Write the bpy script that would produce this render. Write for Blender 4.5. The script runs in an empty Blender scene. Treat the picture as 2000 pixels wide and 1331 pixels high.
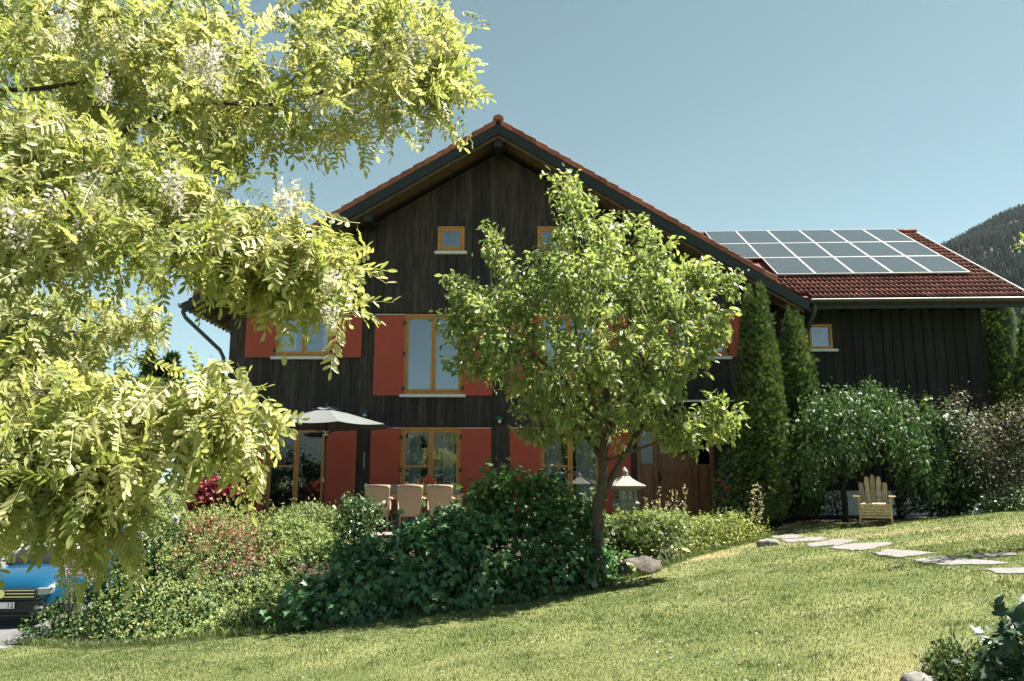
import bpy, math, random
import numpy as np
from mathutils import Vector, Matrix

random.seed(7)
rng = np.random.default_rng(11)
SC = bpy.context.scene
COL = SC.collection
R = math.radians

# ------------------------------------------------------------------ camera
FPX = 1555.0                       # focal length in photo pixels (2000 wide) = 28 mm
PITCH = math.atan(275 / FPX)
EYE = 1.65
cam = bpy.data.cameras.new('camera')
cam.sensor_width = 36.0
cam.lens = 36.0 * FPX / 2000.0
cam.clip_start = 0.05
cam.clip_end = 20000
camo = bpy.data.objects.new('camera', cam)
COL.objects.link(camo)
camo.location = (0, 0, EYE)
camo.rotation_euler = (math.pi / 2 + PITCH, 0, 0)
SC.camera = camo

# ------------------------------------------------------------------ sky, sun, exposure
SUN_EL, SUN_AZ = R(59), R(74)      # azimuth measured from +Y (away from camera) towards +X
world = bpy.data.worlds.new('World')
SC.world = world
world.use_nodes = True
wn = world.node_tree
for n in list(wn.nodes):
    wn.nodes.remove(n)
wo = wn.nodes.new('ShaderNodeOutputWorld')
wb = wn.nodes.new('ShaderNodeBackground')
ws = wn.nodes.new('ShaderNodeTexSky')
ws.sky_type = 'NISHITA'
ws.sun_disc = False
ws.sun_elevation = SUN_EL
ws.sun_rotation = SUN_AZ
ws.altitude = 800
ws.air_density = 0.55
ws.dust_density = 0.5
ws.ozone_density = 1.0
wh = wn.nodes.new('ShaderNodeHueSaturation')
wh.inputs['Hue'].default_value = 0.462
wh.inputs['Saturation'].default_value = 0.70
wh.inputs['Value'].default_value = 1.0
wn.links.new(ws.outputs[0], wh.inputs['Color'])
wt_ = wn.nodes.new('ShaderNodeMix')
wt_.data_type = 'RGBA'
wt_.blend_type = 'MULTIPLY'
wt_.inputs[0].default_value = 1.0
wt_.inputs[7].default_value = (.84, .925, .85, 1)      # the photograph's cool teal air, even over the whole sky
wn.links.new(wh.outputs[0], wt_.inputs[6])
wn.links.new(wt_.outputs[2], wb.inputs[0])
wb.inputs[1].default_value = 0.05
wn.links.new(wb.outputs[0], wo.inputs[0])
sun = bpy.data.lights.new('sun', 'SUN')
sun.energy = 5.0
sun.angle = R(0.5)
sun.color = (1.0, 0.95, 0.86)
suno = bpy.data.objects.new('sun', sun)
COL.objects.link(suno)
SUNV = Vector((math.sin(SUN_AZ) * math.cos(SUN_EL), math.cos(SUN_AZ) * math.cos(SUN_EL), math.sin(SUN_EL)))
suno.rotation_euler = SUNV.to_track_quat('Z', 'Y').to_euler()
suno.location = (20, 10, 40)
SC.view_settings.view_transform = 'Standard'
SC.view_settings.look = 'None'
SC.view_settings.exposure = 2.1
SC.view_settings.gamma = 1.0
SC.render.engine = 'CYCLES'
SC.cycles.max_bounces = 8
SC.cycles.transparent_max_bounces = 12
SC.cycles.use_denoising = True

# ------------------------------------------------------------------ helpers
CP, SP = math.cos(PITCH), math.sin(PITCH)


def at(px, py, Y):
    """Point at depth Y on the sight line of a photo pixel (used to survey real positions)."""
    u, v = (px - 1000) / FPX, (665.5 - py) / FPX
    t = Y / (CP - v * SP)
    return Vector((u * t, Y, EYE + (SP + v * CP) * t))


def at_np(px, py, Y):
    u, v = (px - 1000) / FPX, (665.5 - py) / FPX
    t = Y / (CP - v * SP)
    return np.stack([u * t, Y + 0 * u, EYE + (SP + v * CP) * t], -1)


FRONT = [(-9.0, 13.9), (-7.7, 13.3), (-6.2, 12.0), (-4.8, 11.3), (-2.7, 11.0), (-1.0, 11.25), (0.7, 11.75), (1.6, 12.3),
         (2.4, 13.2), (3.4, 14.3), (4.66, 15.3), (5.3, 16.4)]
FX = np.array([a for a, b in FRONT])
FY = np.array([b for a, b in FRONT])
TZ = 0.60                          # terrace level


def sstep(t):
    t = np.clip(t, 0, 1)
    return t * t * (3 - 2 * t)


def gz_np(x, y):
    x = np.asarray(x, float)
    y = np.asarray(y, float)
    xs = np.clip(x, -8.2, 9.5)
    z = 0.114 * xs + 0.03 * np.sin(x * 0.7 + y * 0.35) * sstep((y - 2) / 6)
    # lawn levels out beside the house wing
    z = z + (0.82 - z) * sstep((x - 4.2) / 2.5) * sstep((y - 15.5) / 2.5) * (x > 0)
    f = np.interp(x, FX, FY)
    t = sstep((y - f - 0.15) / (16.3 - f)) * sstep((x + 8.3) / 1.6) * sstep((5.6 - x) / 1.2)
    z = z + (TZ - 0.05 - z) * t
    far = sstep((np.hypot(x, y) - 35) / 60)
    return z * (1 - far) + far * (-0.4)


def gz(x, y):
    return float(gz_np(x, y))


def link(name, me, m=None, parent=None):
    o = bpy.data.objects.new(name, me)
    COL.objects.link(o)
    if m is not None and me is not None and not me.materials:
        me.materials.append(m)
    if parent is not None:
        o.parent = parent
    return o


def tag(o, label=None, cat=None, group=None, kind=None):
    if label:
        o['label'] = label
    if cat:
        o['category'] = cat
    if group:
        o['group'] = group
    if kind:
        o['kind'] = kind
    return o


def thing(name, label, cat, loc=(0, 0, 0), rz=0.0, group=None):
    o = bpy.data.objects.new(name, None)
    o.empty_display_size = 0.2
    COL.objects.link(o)
    o.location = loc
    o.rotation_euler = (0, 0, rz)
    return tag(o, label, cat, group)


class MB:
    """collects polygons, builds one mesh"""
    def __init__(s):
        s.v, s.f = [], []

    def add(s, vs, fs):
        b = len(s.v)
        s.v += [tuple(p) for p in vs]
        s.f += [tuple(i + b for i in q) for q in fs]
        return s

    def box(s, x0, x1, y0, y1, z0, z1):
        vs = [(x0, y0, z0), (x1, y0, z0), (x1, y1, z0), (x0, y1, z0), (x0, y0, z1), (x1, y0, z1), (x1, y1, z1), (x0, y1, z1)]
        return s.add(vs, [(0, 3, 2, 1), (4, 5, 6, 7), (0, 1, 5, 4), (1, 2, 6, 5), (2, 3, 7, 6), (3, 0, 4, 7)])

    def cbox(s, c, sx, sy, sz, M=None):
        vs = []
        for dz in (-.5, .5):
            for dx, dy in ((-.5, -.5), (.5, -.5), (.5, .5), (-.5, .5)):
                p = Vector((dx * sx, dy * sy, dz * sz))
                if M is not None:
                    p = M @ p
                vs.append(p + Vector(c))
        return s.add(vs, [(0, 3, 2, 1), (4, 5, 6, 7), (0, 1, 5, 4), (1, 2, 6, 5), (2, 3, 7, 6), (3, 0, 4, 7)])

    def prism(s, pts, y0, y1):
        """polygon in xz extruded in y"""
        n = len(pts)
        vs = [(x, y0, z) for x, z in pts] + [(x, y1, z) for x, z in pts]
        fs = [tuple(range(n)), tuple(range(2 * n - 1, n - 1, -1))]
        fs += [(i, i + n, (i + 1) % n + n, (i + 1) % n) for i in range(n)]
        return s.add(vs, fs)

    def slab(s, pts, z0, z1):
        """polygon in xy extruded in z"""
        n = len(pts)
        vs = [(p[0], p[1], z0) for p in pts] + [(p[0], p[1], z1) for p in pts]
        fs = [tuple(range(n - 1, -1, -1)), tuple(range(n, 2 * n))]
        fs += [(i, (i + 1) % n, (i + 1) % n + n, i + n) for i in range(n)]
        return s.add(vs, fs)

    def tube(s, pts, radii, seg=8, cap=True):
        pts = [Vector(p) for p in pts]
        if not hasattr(radii, '__len__'):
            radii = [radii] * len(pts)
        vs, fs = [], []
        up = Vector((0.13, 0.31, 0.94))
        for i, p in enumerate(pts):
            d = (pts[min(i + 1, len(pts) - 1)] - pts[max(i - 1, 0)])
            d = d.normalized() if d.length > 1e-9 else Vector((0, 0, 1))
            a = d.cross(up)
            if a.length < 0.05:
                a = d.cross(Vector((1, 0, 0)))
            a.normalize()
            b = d.cross(a)
            for k in range(seg):
                t = 2 * math.pi * k / seg
                vs.append(p + (a * math.cos(t) + b * math.sin(t)) * radii[i])
        for i in range(len(pts) - 1):
            for k in range(seg):
                k2 = (k + 1) % seg
                fs.append((i * seg + k, i * seg + k2, (i + 1) * seg + k2, (i + 1) * seg + k))
        if cap:
            fs.append(tuple(range(seg - 1, -1, -1)))
            fs.append(tuple(range((len(pts) - 1) * seg, len(pts) * seg)))
        return s.add(vs, fs)

    def lathe(s, prof, seg=16, c=(0, 0, 0), rot=0.0):
        vs, fs = [], []
        for r, z in prof:
            for k in range(seg):
                t = 2 * math.pi * k / seg + rot
                vs.append((c[0] + r * math.cos(t), c[1] + r * math.sin(t), c[2] + z))
        n = len(prof)
        for i in range(n - 1):
            for k in range(seg):
                k2 = (k + 1) % seg
                fs.append((i * seg + k, i * seg + k2, (i + 1) * seg + k2, (i + 1) * seg + k))
        fs.append(tuple(range(seg - 1, -1, -1)))
        fs.append(tuple(range((n - 1) * seg, n * seg)))
        return s.add(vs, fs)

    def mesh(s, name, smooth=False):
        me = bpy.data.meshes.new(name)
        me.from_pydata(s.v, [], s.f)
        if smooth:
            me.polygons.foreach_set('use_smooth', [True] * len(me.polygons))
        me.update()
        return me

    def build(s, name, m, parent=None, smooth=False, bevel=0.0):
        o = link(name, s.mesh(name, smooth), m, parent)
        if bevel:
            b = o.modifiers.new('bevel', 'BEVEL')
            b.width = bevel
            b.segments = 2
            b.limit_method = 'ANGLE'
        return o


# ---- materials
def nt(name):
    m = bpy.data.materials.new(name)
    m.use_nodes = True
    t = m.node_tree
    b = t.nodes['Principled BSDF']
    return m, t, b


def mat(name, col, rough=0.7, var=0.15, scale=6.0, stretch=(1, 1, 1), bump=0.0, bscale=None, metal=0.0, rnd=0.0, spec=0.5, detail=4.0, col2=None):
    m, t, b = nt(name)
    N = t.nodes
    L = t.links
    tc = N.new('ShaderNodeTexCoord')
    mp = N.new('ShaderNodeMapping')
    mp.inputs['Scale'].default_value = stretch
    L.new(tc.outputs['Object'], mp.inputs[0])
    no = N.new('ShaderNodeTexNoise')
    no.inputs['Scale'].default_value = scale
    no.inputs['Detail'].default_value = detail
    no.inputs['Roughness'].default_value = 0.65
    oi = N.new('ShaderNodeObjectInfo')
    ad = N.new('ShaderNodeVectorMath')
    ad.operation = 'ADD'
    sc = N.new('ShaderNodeVectorMath')
    sc.operation = 'SCALE'
    sc.inputs['Scale'].default_value = 37.0
    cb = N.new('ShaderNodeCombineXYZ')
    for i in range(3):
        L.new(oi.outputs['Random'], cb.inputs[i])
    L.new(cb.outputs[0], sc.inputs[0])
    L.new(mp.outputs[0], ad.inputs[0])
    L.new(sc.outputs[0], ad.inputs[1])
    L.new(ad.outputs[0], no.inputs['Vector'])
    ra = N.new('ShaderNodeValToRGB')
    ra.color_ramp.elements[0].position = 0.32
    ra.color_ramp.elements[1].position = 0.68
    lo = tuple(c * (1 - var) for c in col)
    hi = tuple(min(1, c * (1 + var)) for c in (col2 or col))
    ra.color_ramp.elements[0].color = (*lo, 1)
    ra.color_ramp.elements[1].color = (*hi, 1)
    L.new(no.outputs['Fac'], ra.inputs[0])
    out = ra.outputs[0]
    if rnd:
        hs = N.new('ShaderNodeHueSaturation')
        mr = N.new('ShaderNodeMapRange')
        mr.inputs['To Min'].default_value = 1 - rnd
        mr.inputs['To Max'].default_value = 1 + rnd
        L.new(oi.outputs['Random'], mr.inputs['Value'])
        L.new(mr.outputs[0], hs.inputs['Value'])
        L.new(out, hs.inputs['Color'])
        out = hs.outputs[0]
    L.new(out, b.inputs['Base Color'])
    b.inputs['Roughness'].default_value = rough
    b.inputs['Metallic'].default_value = metal
    b.inputs['Specular IOR Level'].default_value = spec
    if bump:
        bp = N.new('ShaderNodeBump')
        bp.inputs['Strength'].default_value = bump
        bp.inputs['Distance'].default_value = 0.02
        if bscale:
            n2 = N.new('ShaderNodeTexNoise')
            n2.inputs['Scale'].default_value = bscale
            n2.inputs['Detail'].default_value = 5
            L.new(ad.outputs[0], n2.inputs['Vector'])
            L.new(n2.outputs['Fac'], bp.inputs['Height'])
        else:
            L.new(no.outputs['Fac'], bp.inputs['Height'])
        L.new(bp.outputs[0], b.inputs['Normal'])
    return m


def leafmat(name, cols, trans=0.4, rough=0.45, spec=0.5, tint=(1.0, 1.05, 0.55)):
    """leaf colour picked per leaf from the ramp; diffuse + translucent + sheen"""
    m, t, b = nt(name)
    N = t.nodes
    L = t.links
    a = N.new('ShaderNodeAttribute')
    a.attribute_name = 'rnd'
    ra = N.new('ShaderNodeValToRGB')
    els = ra.color_ramp.elements
    while len(els) < len(cols):
        els.new(0.5)
    for i, c in enumerate(cols):
        els[i].position = i / max(1, len(cols) - 1)
        els[i].color = (*c, 1)
    L.new(a.outputs['Fac'], ra.inputs[0])
    L.new(ra.outputs[0], b.inputs['Base Color'])
    b.inputs['Roughness'].default_value = rough
    b.inputs['Specular IOR Level'].default_value = spec
    tr = N.new('ShaderNodeBsdfTranslucent')
    mu = N.new('ShaderNodeMix')
    mu.data_type = 'RGBA'
    mu.blend_type = 'MULTIPLY'
    mu.inputs[0].default_value = 1.0
    L.new(ra.outputs[0], mu.inputs[6])
    mu.inputs[7].default_value = (*tint, 1)
    L.new(mu.outputs[2], tr.inputs['Color'])
    mx = N.new('ShaderNodeMixShader')
    mx.inputs[0].default_value = trans
    L.new(b.outputs[0], mx.inputs[1])
    L.new(tr.outputs[0], mx.inputs[2])
    L.new(mx.outputs[0], t.nodes['Material Output'].inputs['Surface'])
    return m


# ---- leaf templates: (verts[k,3], tris[m,3]); x = across, y = along, z = up
def T_oval(w=0.5, l=1.0, fold=0.08, droop=0.12, waist=0.42):
    v = [(0, 0, 0), (-w / 2, waist * l, fold), (-w * .36, .76 * l, fold * .8 - droop), (0, l, -2 * droop), (w * .36, .76 * l, fold * .8 - droop),
         (w / 2, waist * l, fold), (0, waist * l, -.2 * droop), (0, .76 * l, -droop)]
    f = [(0, 6, 1), (6, 7, 2), (6, 2, 1), (7, 3, 2), (0, 5, 6), (5, 4, 7), (5, 7, 6), (7, 4, 3)]
    return np.array(v), np.array(f)


def T_round(w=0.55, l=1.0, fold=0.05):
    v = [(0, 0, 0), (-w * .4, .22 * l, fold), (-w / 2, .58 * l, fold), (-w * .26, .9 * l, 0), (0, l * .97, -.03), (w * .26, .9 * l, 0), (w / 2, .58 * l, fold), (w * .4, .22 * l, fold), (0, .5 * l, -.02)]
    f = [(8, 1, 0), (8, 2, 1), (8, 3, 2), (8, 4, 3), (8, 5, 4), (8, 6, 5), (8, 7, 6), (8, 0, 7)]
    return np.array(v), np.array(f)


def T_dia(w=0.5, l=1.0, fold=0.1):
    return np.array([(0, 0, 0), (-w / 2, .45 * l, fold), (0, l, -.05), (w / 2, .45 * l, fold)]), np.array([(0, 2, 1), (0, 3, 2)])


def T_lobed(cup=0.1):
    pr = [(0, 0), (-.28, -.06), (-.5, .12), (-.34, .26), (-.56, .55), (-.26, .55), (-.12, .72), (0, 1.0), (.12, .72), (.26, .55), (.56, .55), (.34, .26), (.5, .12), (.28, -.06)]
    v = [(0, .3, 0)] + [(x, y, cup * (abs(x) * 1.2) - cup * max(0, y - .6)) for x, y in pr]
    n = len(pr)
    return np.array(v), np.array([(0, 1 + (i + 1) % n, 1 + i) for i in range(n)])


def T_fan():
    v, f = [], []
    for a, l in ((-.7, .75), (-.32, .95), (0.05, 1.0), (.4, .9), (.75, .7)):
        d = np.array([math.sin(a), math.cos(a), 0])
        n = np.array([math.cos(a), -math.sin(a), 0])
        b = len(v)
        v += [tuple(d * .05), tuple(d * l * .55 - n * .10 + np.array([0, 0, .05])), tuple(d * l), tuple(d * l * .55 + n * .10)]
        f += [(b, b + 2, b + 1), (b, b + 3, b + 2)]
    return np.array(v), np.array(f)


def T_star(k=5, seed=0, flat=0.4):
    """a little cluster of petals"""
    r = np.random.default_rng(seed)
    v, f = [], []
    for i in range(k):
        c = r.normal(0, .32, 3)
        for j in range(2):
            d = r.normal(0, 1, 3)
            d[2] = abs(d[2]) * flat + .2
            d /= np.linalg.norm(d)
            e = np.cross(d, r.normal(0, 1, 3))
            e /= np.linalg.norm(e)
            b = len(v)
            v += [tuple(c), tuple(c + d * .22 + e * .16), tuple(c + d * .42), tuple(c + d * .22 - e * .16)]
            f += [(b, b + 2, b + 1), (b, b + 3, b + 2)]
    return np.array(v), np.array(f)


def T_compound(n=13, lw=.42, seed=0, droop=.25):
    """pinnate leaf of unit length"""
    r = np.random.default_rng(seed)
    V, F = [], []
    ov, of = T_round(lw, 1.0, .05)
    k = 0
    pairs = (n - 1) // 2

    def rach(t):
        return np.array([0.04 * math.sin(3 * t + seed), t, -droop * t * t])
    for i in range(pairs + 1):
        t = .2 + .72 * i / pairs
        for sgn in ((-1, 1) if i < pairs else (0,)):
            a = sgn * (1.15 - .25 * t) + r.normal(0, .14)
            sz = (.235 if sgn else .25) * (1.0 - .18 * abs(t - .5)) * r.uniform(.85, 1.1)
            d = np.array([math.sin(a), math.cos(a), -.25 + r.normal(0, .2)])
            d /= np.linalg.norm(d)
            up = np.array([r.normal(0, .25) + .35 * sgn, r.normal(0, .25), 1.0])
            x = np.cross(d, up)
            x /= np.linalg.norm(x)
            z = np.cross(x, d)
            P = rach(t) + sz * (ov[:, 0:1] * x + ov[:, 1:2] * d + ov[:, 2:3] * z)
            V.append(P)
            F.append(of + k)
            k += len(P)
    for i in range(3):
        t0, t1 = i / 3 * .95, (i + 1) / 3 * .95
        a, b = rach(t0), rach(t1)
        w = np.array([.008, 0, 0])
        V.append(np.array([a - w, a + w, b + w, b - w]))
        F.append(np.array([(0, 1, 2), (0, 2, 3)]) + k)
        k += 4
    return np.concatenate(V), np.concatenate(F)


def unit(a):
    a = np.asarray(a, float)
    return a / np.maximum(1e-9, np.linalg.norm(a, axis=-1, keepdims=True))


def leaves_mesh(name, P, D, Nn, S, tmpl, rnd=None):
    """one mesh holding n copies of the template"""
    TV, TF = tmpl
    P = np.asarray(P, float)
    n = len(P)
    D = unit(D)
    X = np.cross(D, Nn)
    bad = np.linalg.norm(X, axis=1) < 1e-3
    X[bad] = np.cross(D[bad], np.array([1.0, .2, .1]))
    X = unit(X)
    Z = np.cross(X, D)
    S = np.broadcast_to(np.asarray(S, float), (n,))[:, None, None]
    V = P[:, None, :] + S * (TV[None, :, 0:1] * X[:, None, :] + TV[None, :, 1:2] * D[:, None, :] + TV[None, :, 2:3] * Z[:, None, :])
    k = len(TV)
    F = (TF[None] + (np.arange(n) * k)[:, None, None]).reshape(-1, 3)
    V = V.reshape(-1, 3)
    if rnd is None:
        rnd = rng.random(n)
    return tri_mesh(name, V, F, np.repeat(rnd, k))


def tri_mesh(name, V, F, rnd):
    me = bpy.data.meshes.new(name)
    me.vertices.add(len(V))
    me.vertices.foreach_set('co', V.astype(np.float32).ravel())
    m = len(F)
    me.loops.add(m * 3)
    me.loops.foreach_set('vertex_index', F.astype(np.int32).ravel())
    me.polygons.add(m)
    me.polygons.foreach_set('loop_start', np.arange(0, 3 * m, 3, dtype=np.int32))
    me.polygons.foreach_set('loop_total', np.full(m, 3, dtype=np.int32))
    at_ = me.attributes.new('rnd', 'FLOAT', 'POINT')
    at_.data.foreach_set('value', np.asarray(rnd, np.float32))
    me.update(calc_edges=True)
    return me


def join_np(parts):
    """parts: list of meshes data (V,F,rnd) -> concatenated"""
    V, F, r, k = [], [], [], 0
    for v, f, q in parts:
        V.append(v)
        F.append(f + k)
        r.append(q)
        k += len(v)
    return np.concatenate(V), np.concatenate(F), np.concatenate(r)


def rdir(n, bias=(0, 0, 0), w=1.0):
    return unit(rng.normal(0, 1, (n, 3)) * w + np.array(bias))


def inpoly(pts, poly):
    x, y = pts[:, 0], pts[:, 1]
    c = np.zeros(len(pts), bool)
    j = len(poly) - 1
    for i in range(len(poly)):
        xi, yi = poly[i]
        xj, yj = poly[j]
        with np.errstate(divide='ignore', invalid='ignore'):
            c ^= ((yi > y) != (yj > y)) & (x < (xj - xi) * (y - yi) / (yj - yi + 1e-12) + xi)
        j = i
    return c


def edgedist(pts, poly):
    d = np.full(len(pts), 1e9)
    for i in range(len(poly)):
        a = np.array(poly[i], float)
        b = np.array(poly[(i + 1) % len(poly)], float)
        ab = b - a
        t = np.clip(((pts - a) @ ab) / (ab @ ab + 1e-9), 0, 1)
        d = np.minimum(d, np.linalg.norm(pts - (a + t[:, None] * ab), axis=1))
    return d


def inside(poly, n):
    p = np.array(poly, float)
    lo, hi = p.min(0), p.max(0)
    out = np.zeros((0, 2))
    while len(out) < n:
        q = rng.random((n * 3, 2)) * (hi - lo) + lo
        out = np.concatenate([out, q[inpoly(q, poly)]])
    return out[:n]


def volume(poly, Y0, half, n, round_px=None, skin=0.0, erode=0.0):
    """points in a rounded 3-D body whose outline (seen square on) is the surveyed polygon; Y0 a depth or f(px,py).
    skin>0 pushes points towards the body's surface"""
    q = inside(poly, n * (3 if erode else 1))
    e = edgedist(q, poly)
    if erode:
        k_ = np.argsort(e < erode, kind='stable')[:n]
        q, e = q[k_], e[k_]
    rp = round_px or max(20.0, e.max())
    th = np.sqrt(np.clip(1 - (1 - np.clip(e / rp, 0, 1)) ** 2, 0, 1))
    u = rng.uniform(-1, 1, n)
    if skin:
        u = np.sign(u) * np.abs(u) ** (1 / (1 + skin))
    y0 = Y0(q[:, 0], q[:, 1]) if callable(Y0) else np.full(n, float(Y0))
    h = half(q[:, 0], q[:, 1]) if callable(half) else half
    P = at_np(q[:, 0], q[:, 1], y0 + u * h * th)
    out = np.stack([np.zeros(n), u * th, np.zeros(n)], -1)
    c = at_np(q[:, 0], q[:, 1], y0)
    return P, out


def curved(a, b, sag=0.0, n=3, jit=0.0):
    a, b = np.asarray(a, float), np.asarray(b, float)
    t = np.linspace(0, 1, n + 1)[1:]
    L = np.linalg.norm(b - a)
    p = a + (b - a) * t[:, None]
    p[:, 2] += sag * L * 4 * t * (1 - t)
    if jit:
        p[:-1] += rng.normal(0, jit * L, (n, 3))[:-1] if n > 1 else 0
    return p


def grow(limbs, anchors, rmin=0.003, rtwig=0.010, sag=0.08, seg=4, jit=.05, reach=1e9):
    """limbs: list of (points, r0, r1). Twigs join every anchor to the nearest wood. returns MB, parent directions"""
    mb = MB()
    nodes, rad = [], []
    for pts, r0, r1 in limbs:
        pts = [Vector(p) for p in pts]
        fine = []
        for i in range(len(pts) - 1):
            k = max(2, int((pts[i + 1] - pts[i]).length / 0.15))
            for j in range(k):
                fine.append(pts[i].lerp(pts[i + 1], j / k))
        fine.append(pts[-1])
        n = len(fine)
        for i in range(1, n - 1):
            fine[i] = fine[i] + Vector(rng.normal(0, 1, 3)) * (0.12 * (r0 + r1) + .004)
        rr = [r0 + (r1 - r0) * i / (n - 1) for i in range(n)]
        mb.tube(fine, rr, 7)
        nodes += [np.array(p) for p in fine[n // 8:]]
        rad += rr[n // 8:]
    nodes = np.array(nodes)
    rad = np.array(rad)
    A = np.asarray(anchors, float)
    d0 = np.array([np.min(np.linalg.norm(nodes - a, axis=1)) for a in A])
    order = np.argsort(d0)
    cap = len(nodes) + len(A) * 3
    NB = np.zeros((cap, 3))
    NB[:len(nodes)] = nodes
    RB = np.zeros(cap)
    RB[:len(nodes)] = rad
    m = len(nodes)
    D = np.zeros_like(A)
    for i in order:
        a = A[i]
        dist = np.linalg.norm(NB[:m] - a, axis=1) + np.maximum(0, NB[:m, 2] - a[2]) * .2
        j = int(np.argmin(dist))
        p0, r0 = NB[j].copy(), min(RB[j] * .75, rtwig)
        r0 = max(r0, rmin)
        path = curved(p0, a, sag, 3, jit)
        rr = [r0, r0 * .85 + rmin * .15, r0 * .65 + rmin * .35, rmin]
        mb.tube([p0] + list(path), rr, seg, cap=False)
        NB[m:m + 3] = path
        RB[m:m + 3] = rr[1:]
        m += 3
        D[i] = path[-1] - path[-2]
    return mb, unit(D)


def spray_leaves(A, D, per, ln, spread, size, tmpls, name, m, parent, droop=.4, up=(0, 0, 1), upw=1.0, keep=None, rndf=None, sc=None):
    """leaves around each anchor along its twig"""
    n = len(A) * per
    base = np.repeat(A, per, 0)
    dd = np.repeat(D, per, 0)
    t = rng.random(n)
    P = base - dd * (t * ln)[:, None] + rng.normal(0, spread, (n, 3))
    dirn = unit(dd * .6 + rng.normal(0, .75, (n, 3)) + np.array([0, 0, -droop]))
    nor = unit(rng.normal(0, .55, (n, 3)) + np.array(up) * upw)
    S = rng.uniform(size[0], size[1], n) * (1.0 if sc is None else np.repeat(sc, per))
    if rndf is None:
        # leaves of one spray share a tone
        r = np.clip(np.repeat(rng.random(len(A)), per) * .6 + rng.random(n) * .4, 0, 1)
    else:
        r = rndf(P)
    sel = rng.integers(0, len(tmpls), n)
    parts = []
    for k, tm in enumerate(tmpls):
        q = sel == k
        if q.sum() == 0:
            continue
        me = leaves_np(P[q], dirn[q], nor[q], S[q], tm, r[q])
        parts.append(me)
    V, F, rr = join_np(parts)
    return link(name, tri_mesh(name, V, F, rr), m, parent)


def leaves_np(P, D, Nn, S, tmpl, rnd):
    TV, TF = tmpl
    n = len(P)
    D = unit(D)
    X = np.cross(D, Nn)
    X = unit(X + 1e-6)
    Z = np.cross(X, D)
    S = np.broadcast_to(np.asarray(S, float), (n,))[:, None, None]
    V = P[:, None, :] + S * (TV[None, :, 0:1] * X[:, None, :] + TV[None, :, 1:2] * D[:, None, :] + TV[None, :, 2:3] * Z[:, None, :])
    k = len(TV)
    F = (TF[None] + (np.arange(n) * k)[:, None, None]).reshape(-1, 3)
    return V.reshape(-1, 3), F, np.repeat(rnd, k)

# ------------------------------------------------------------------ materials
M = {}
M['plank'] = mat('dark_stained_wood', (0.0185, 0.0122, 0.0105), .62, .65, 5, (3.5, 3.5, .35), .35, None, rnd=.45, spec=.35, col2=(.034, .024, .019))
M['plank_wing'] = mat('black_stained_wood', (0.012, 0.012, 0.0115), .7, .4, 5, (3.5, 3.5, .35), .3, None, rnd=.35, spec=.3)
M['wallback'] = mat('wall_backing', (0.012, 0.011, 0.010), .8, .2)
M['redpaint'] = mat('red_shutter_paint', (0.375, 0.060, 0.034), .5, .10, 3, (1, 1, .6), .05, spec=.35, rnd=.04)
M['frame'] = mat('oiled_larch_frame', (0.46, 0.205, 0.055), .45, .22, 9, (3, 3, .5), .06, spec=.4)
M['sill'] = mat('pale_metal_sill', (0.62, 0.62, 0.62), .45, .06, 5)
M['anthracite'] = mat('anthracite_sheet_metal', (0.030, 0.042, 0.046), .42, .18, 7, spec=.5)
M['barge'] = mat('dark_green_barge_board', (0.006, 0.010, 0.0105), .5, .25, 6, (1, 3, 3), .1)
M['rafter'] = mat('weathered_rafter_wood', (0.085, 0.055, 0.032), .75, .4, 7, (2, .4, 2), .15, rnd=.2)
M['tile'] = mat('clay_roof_tile', (0.235, 0.070, 0.045), .7, .30, 14, bump=.15, rnd=.32, col2=(.30, .105, .075))
M['tile_w'] = mat('brown_roof_tile', (0.10, 0.037, 0.027), .8, .30, 14, bump=.12, rnd=.42, col2=(.16, .06, .045), spec=.12)
M['plaster'] = mat('white_plaster', (0.68, 0.68, 0.66), .9, .08, 3, bump=.1)
M['floor_in'] = mat('interior_boards', (0.10, 0.075, 0.055), .6, .2, 5)
M['curtain'] = mat('white_curtain_cloth', (0.78, 0.80, 0.82), .9, .04, 4)
M['iron'] = mat('black_iron', (0.012, 0.012, 0.012), .5, .2)
M['door'] = mat('carved_oak_door', (0.20, 0.085, 0.036), .45, .3, 6, (3, 3, .4), .12)
M['wicker'] = None
M['patina'] = mat('green_enamel', (0.012, 0.10, 0.085), .4, .2)


def glassmat(name, fac=.13, tint=(.95, .98, 1.0), rough=.012):
    m, t, b = nt(name)
    N, L = t.nodes, t.links
    N.remove(b)
    g = N.new('ShaderNodeBsdfGlossy')
    g.inputs['Roughness'].default_value = rough
    g.inputs['Color'].default_value = (*tint, 1)
    tr = N.new('ShaderNodeBsdfTransparent')
    tr.inputs['Color'].default_value = (.78, .82, .82, 1)
    lw = N.new('ShaderNodeLayerWeight')
    lw.inputs['Blend'].default_value = .35
    ma = N.new('ShaderNodeMath')
    ma.operation = 'MULTIPLY_ADD'
    ma.inputs[1].default_value = .5
    ma.inputs[2].default_value = fac
    ma.use_clamp = True
    L.new(lw.outputs['Fresnel'], ma.inputs[0])
    # float glass is never perfectly flat
    no = N.new('ShaderNodeTexNoise')
    no.inputs['Scale'].default_value = 1.1
    bp = N.new('ShaderNodeBump')
    bp.inputs['Strength'].default_value = .05
    bp.inputs['Distance'].default_value = .05
    tc = N.new('ShaderNodeTexCoord')
    L.new(tc.outputs['Object'], no.inputs['Vector'])
    L.new(no.outputs['Fac'], bp.inputs['Height'])
    L.new(bp.outputs[0], g.inputs['Normal'])
    mx = N.new('ShaderNodeMixShader')
    L.new(ma.outputs[0], mx.inputs[0])
    L.new(tr.outputs[0], mx.inputs[1])
    L.new(g.outputs[0], mx.inputs[2])
    L.new(mx.outputs[0], N['Material Output'].inputs['Surface'])
    return m


M['glass'] = glassmat('window_glass')


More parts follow.
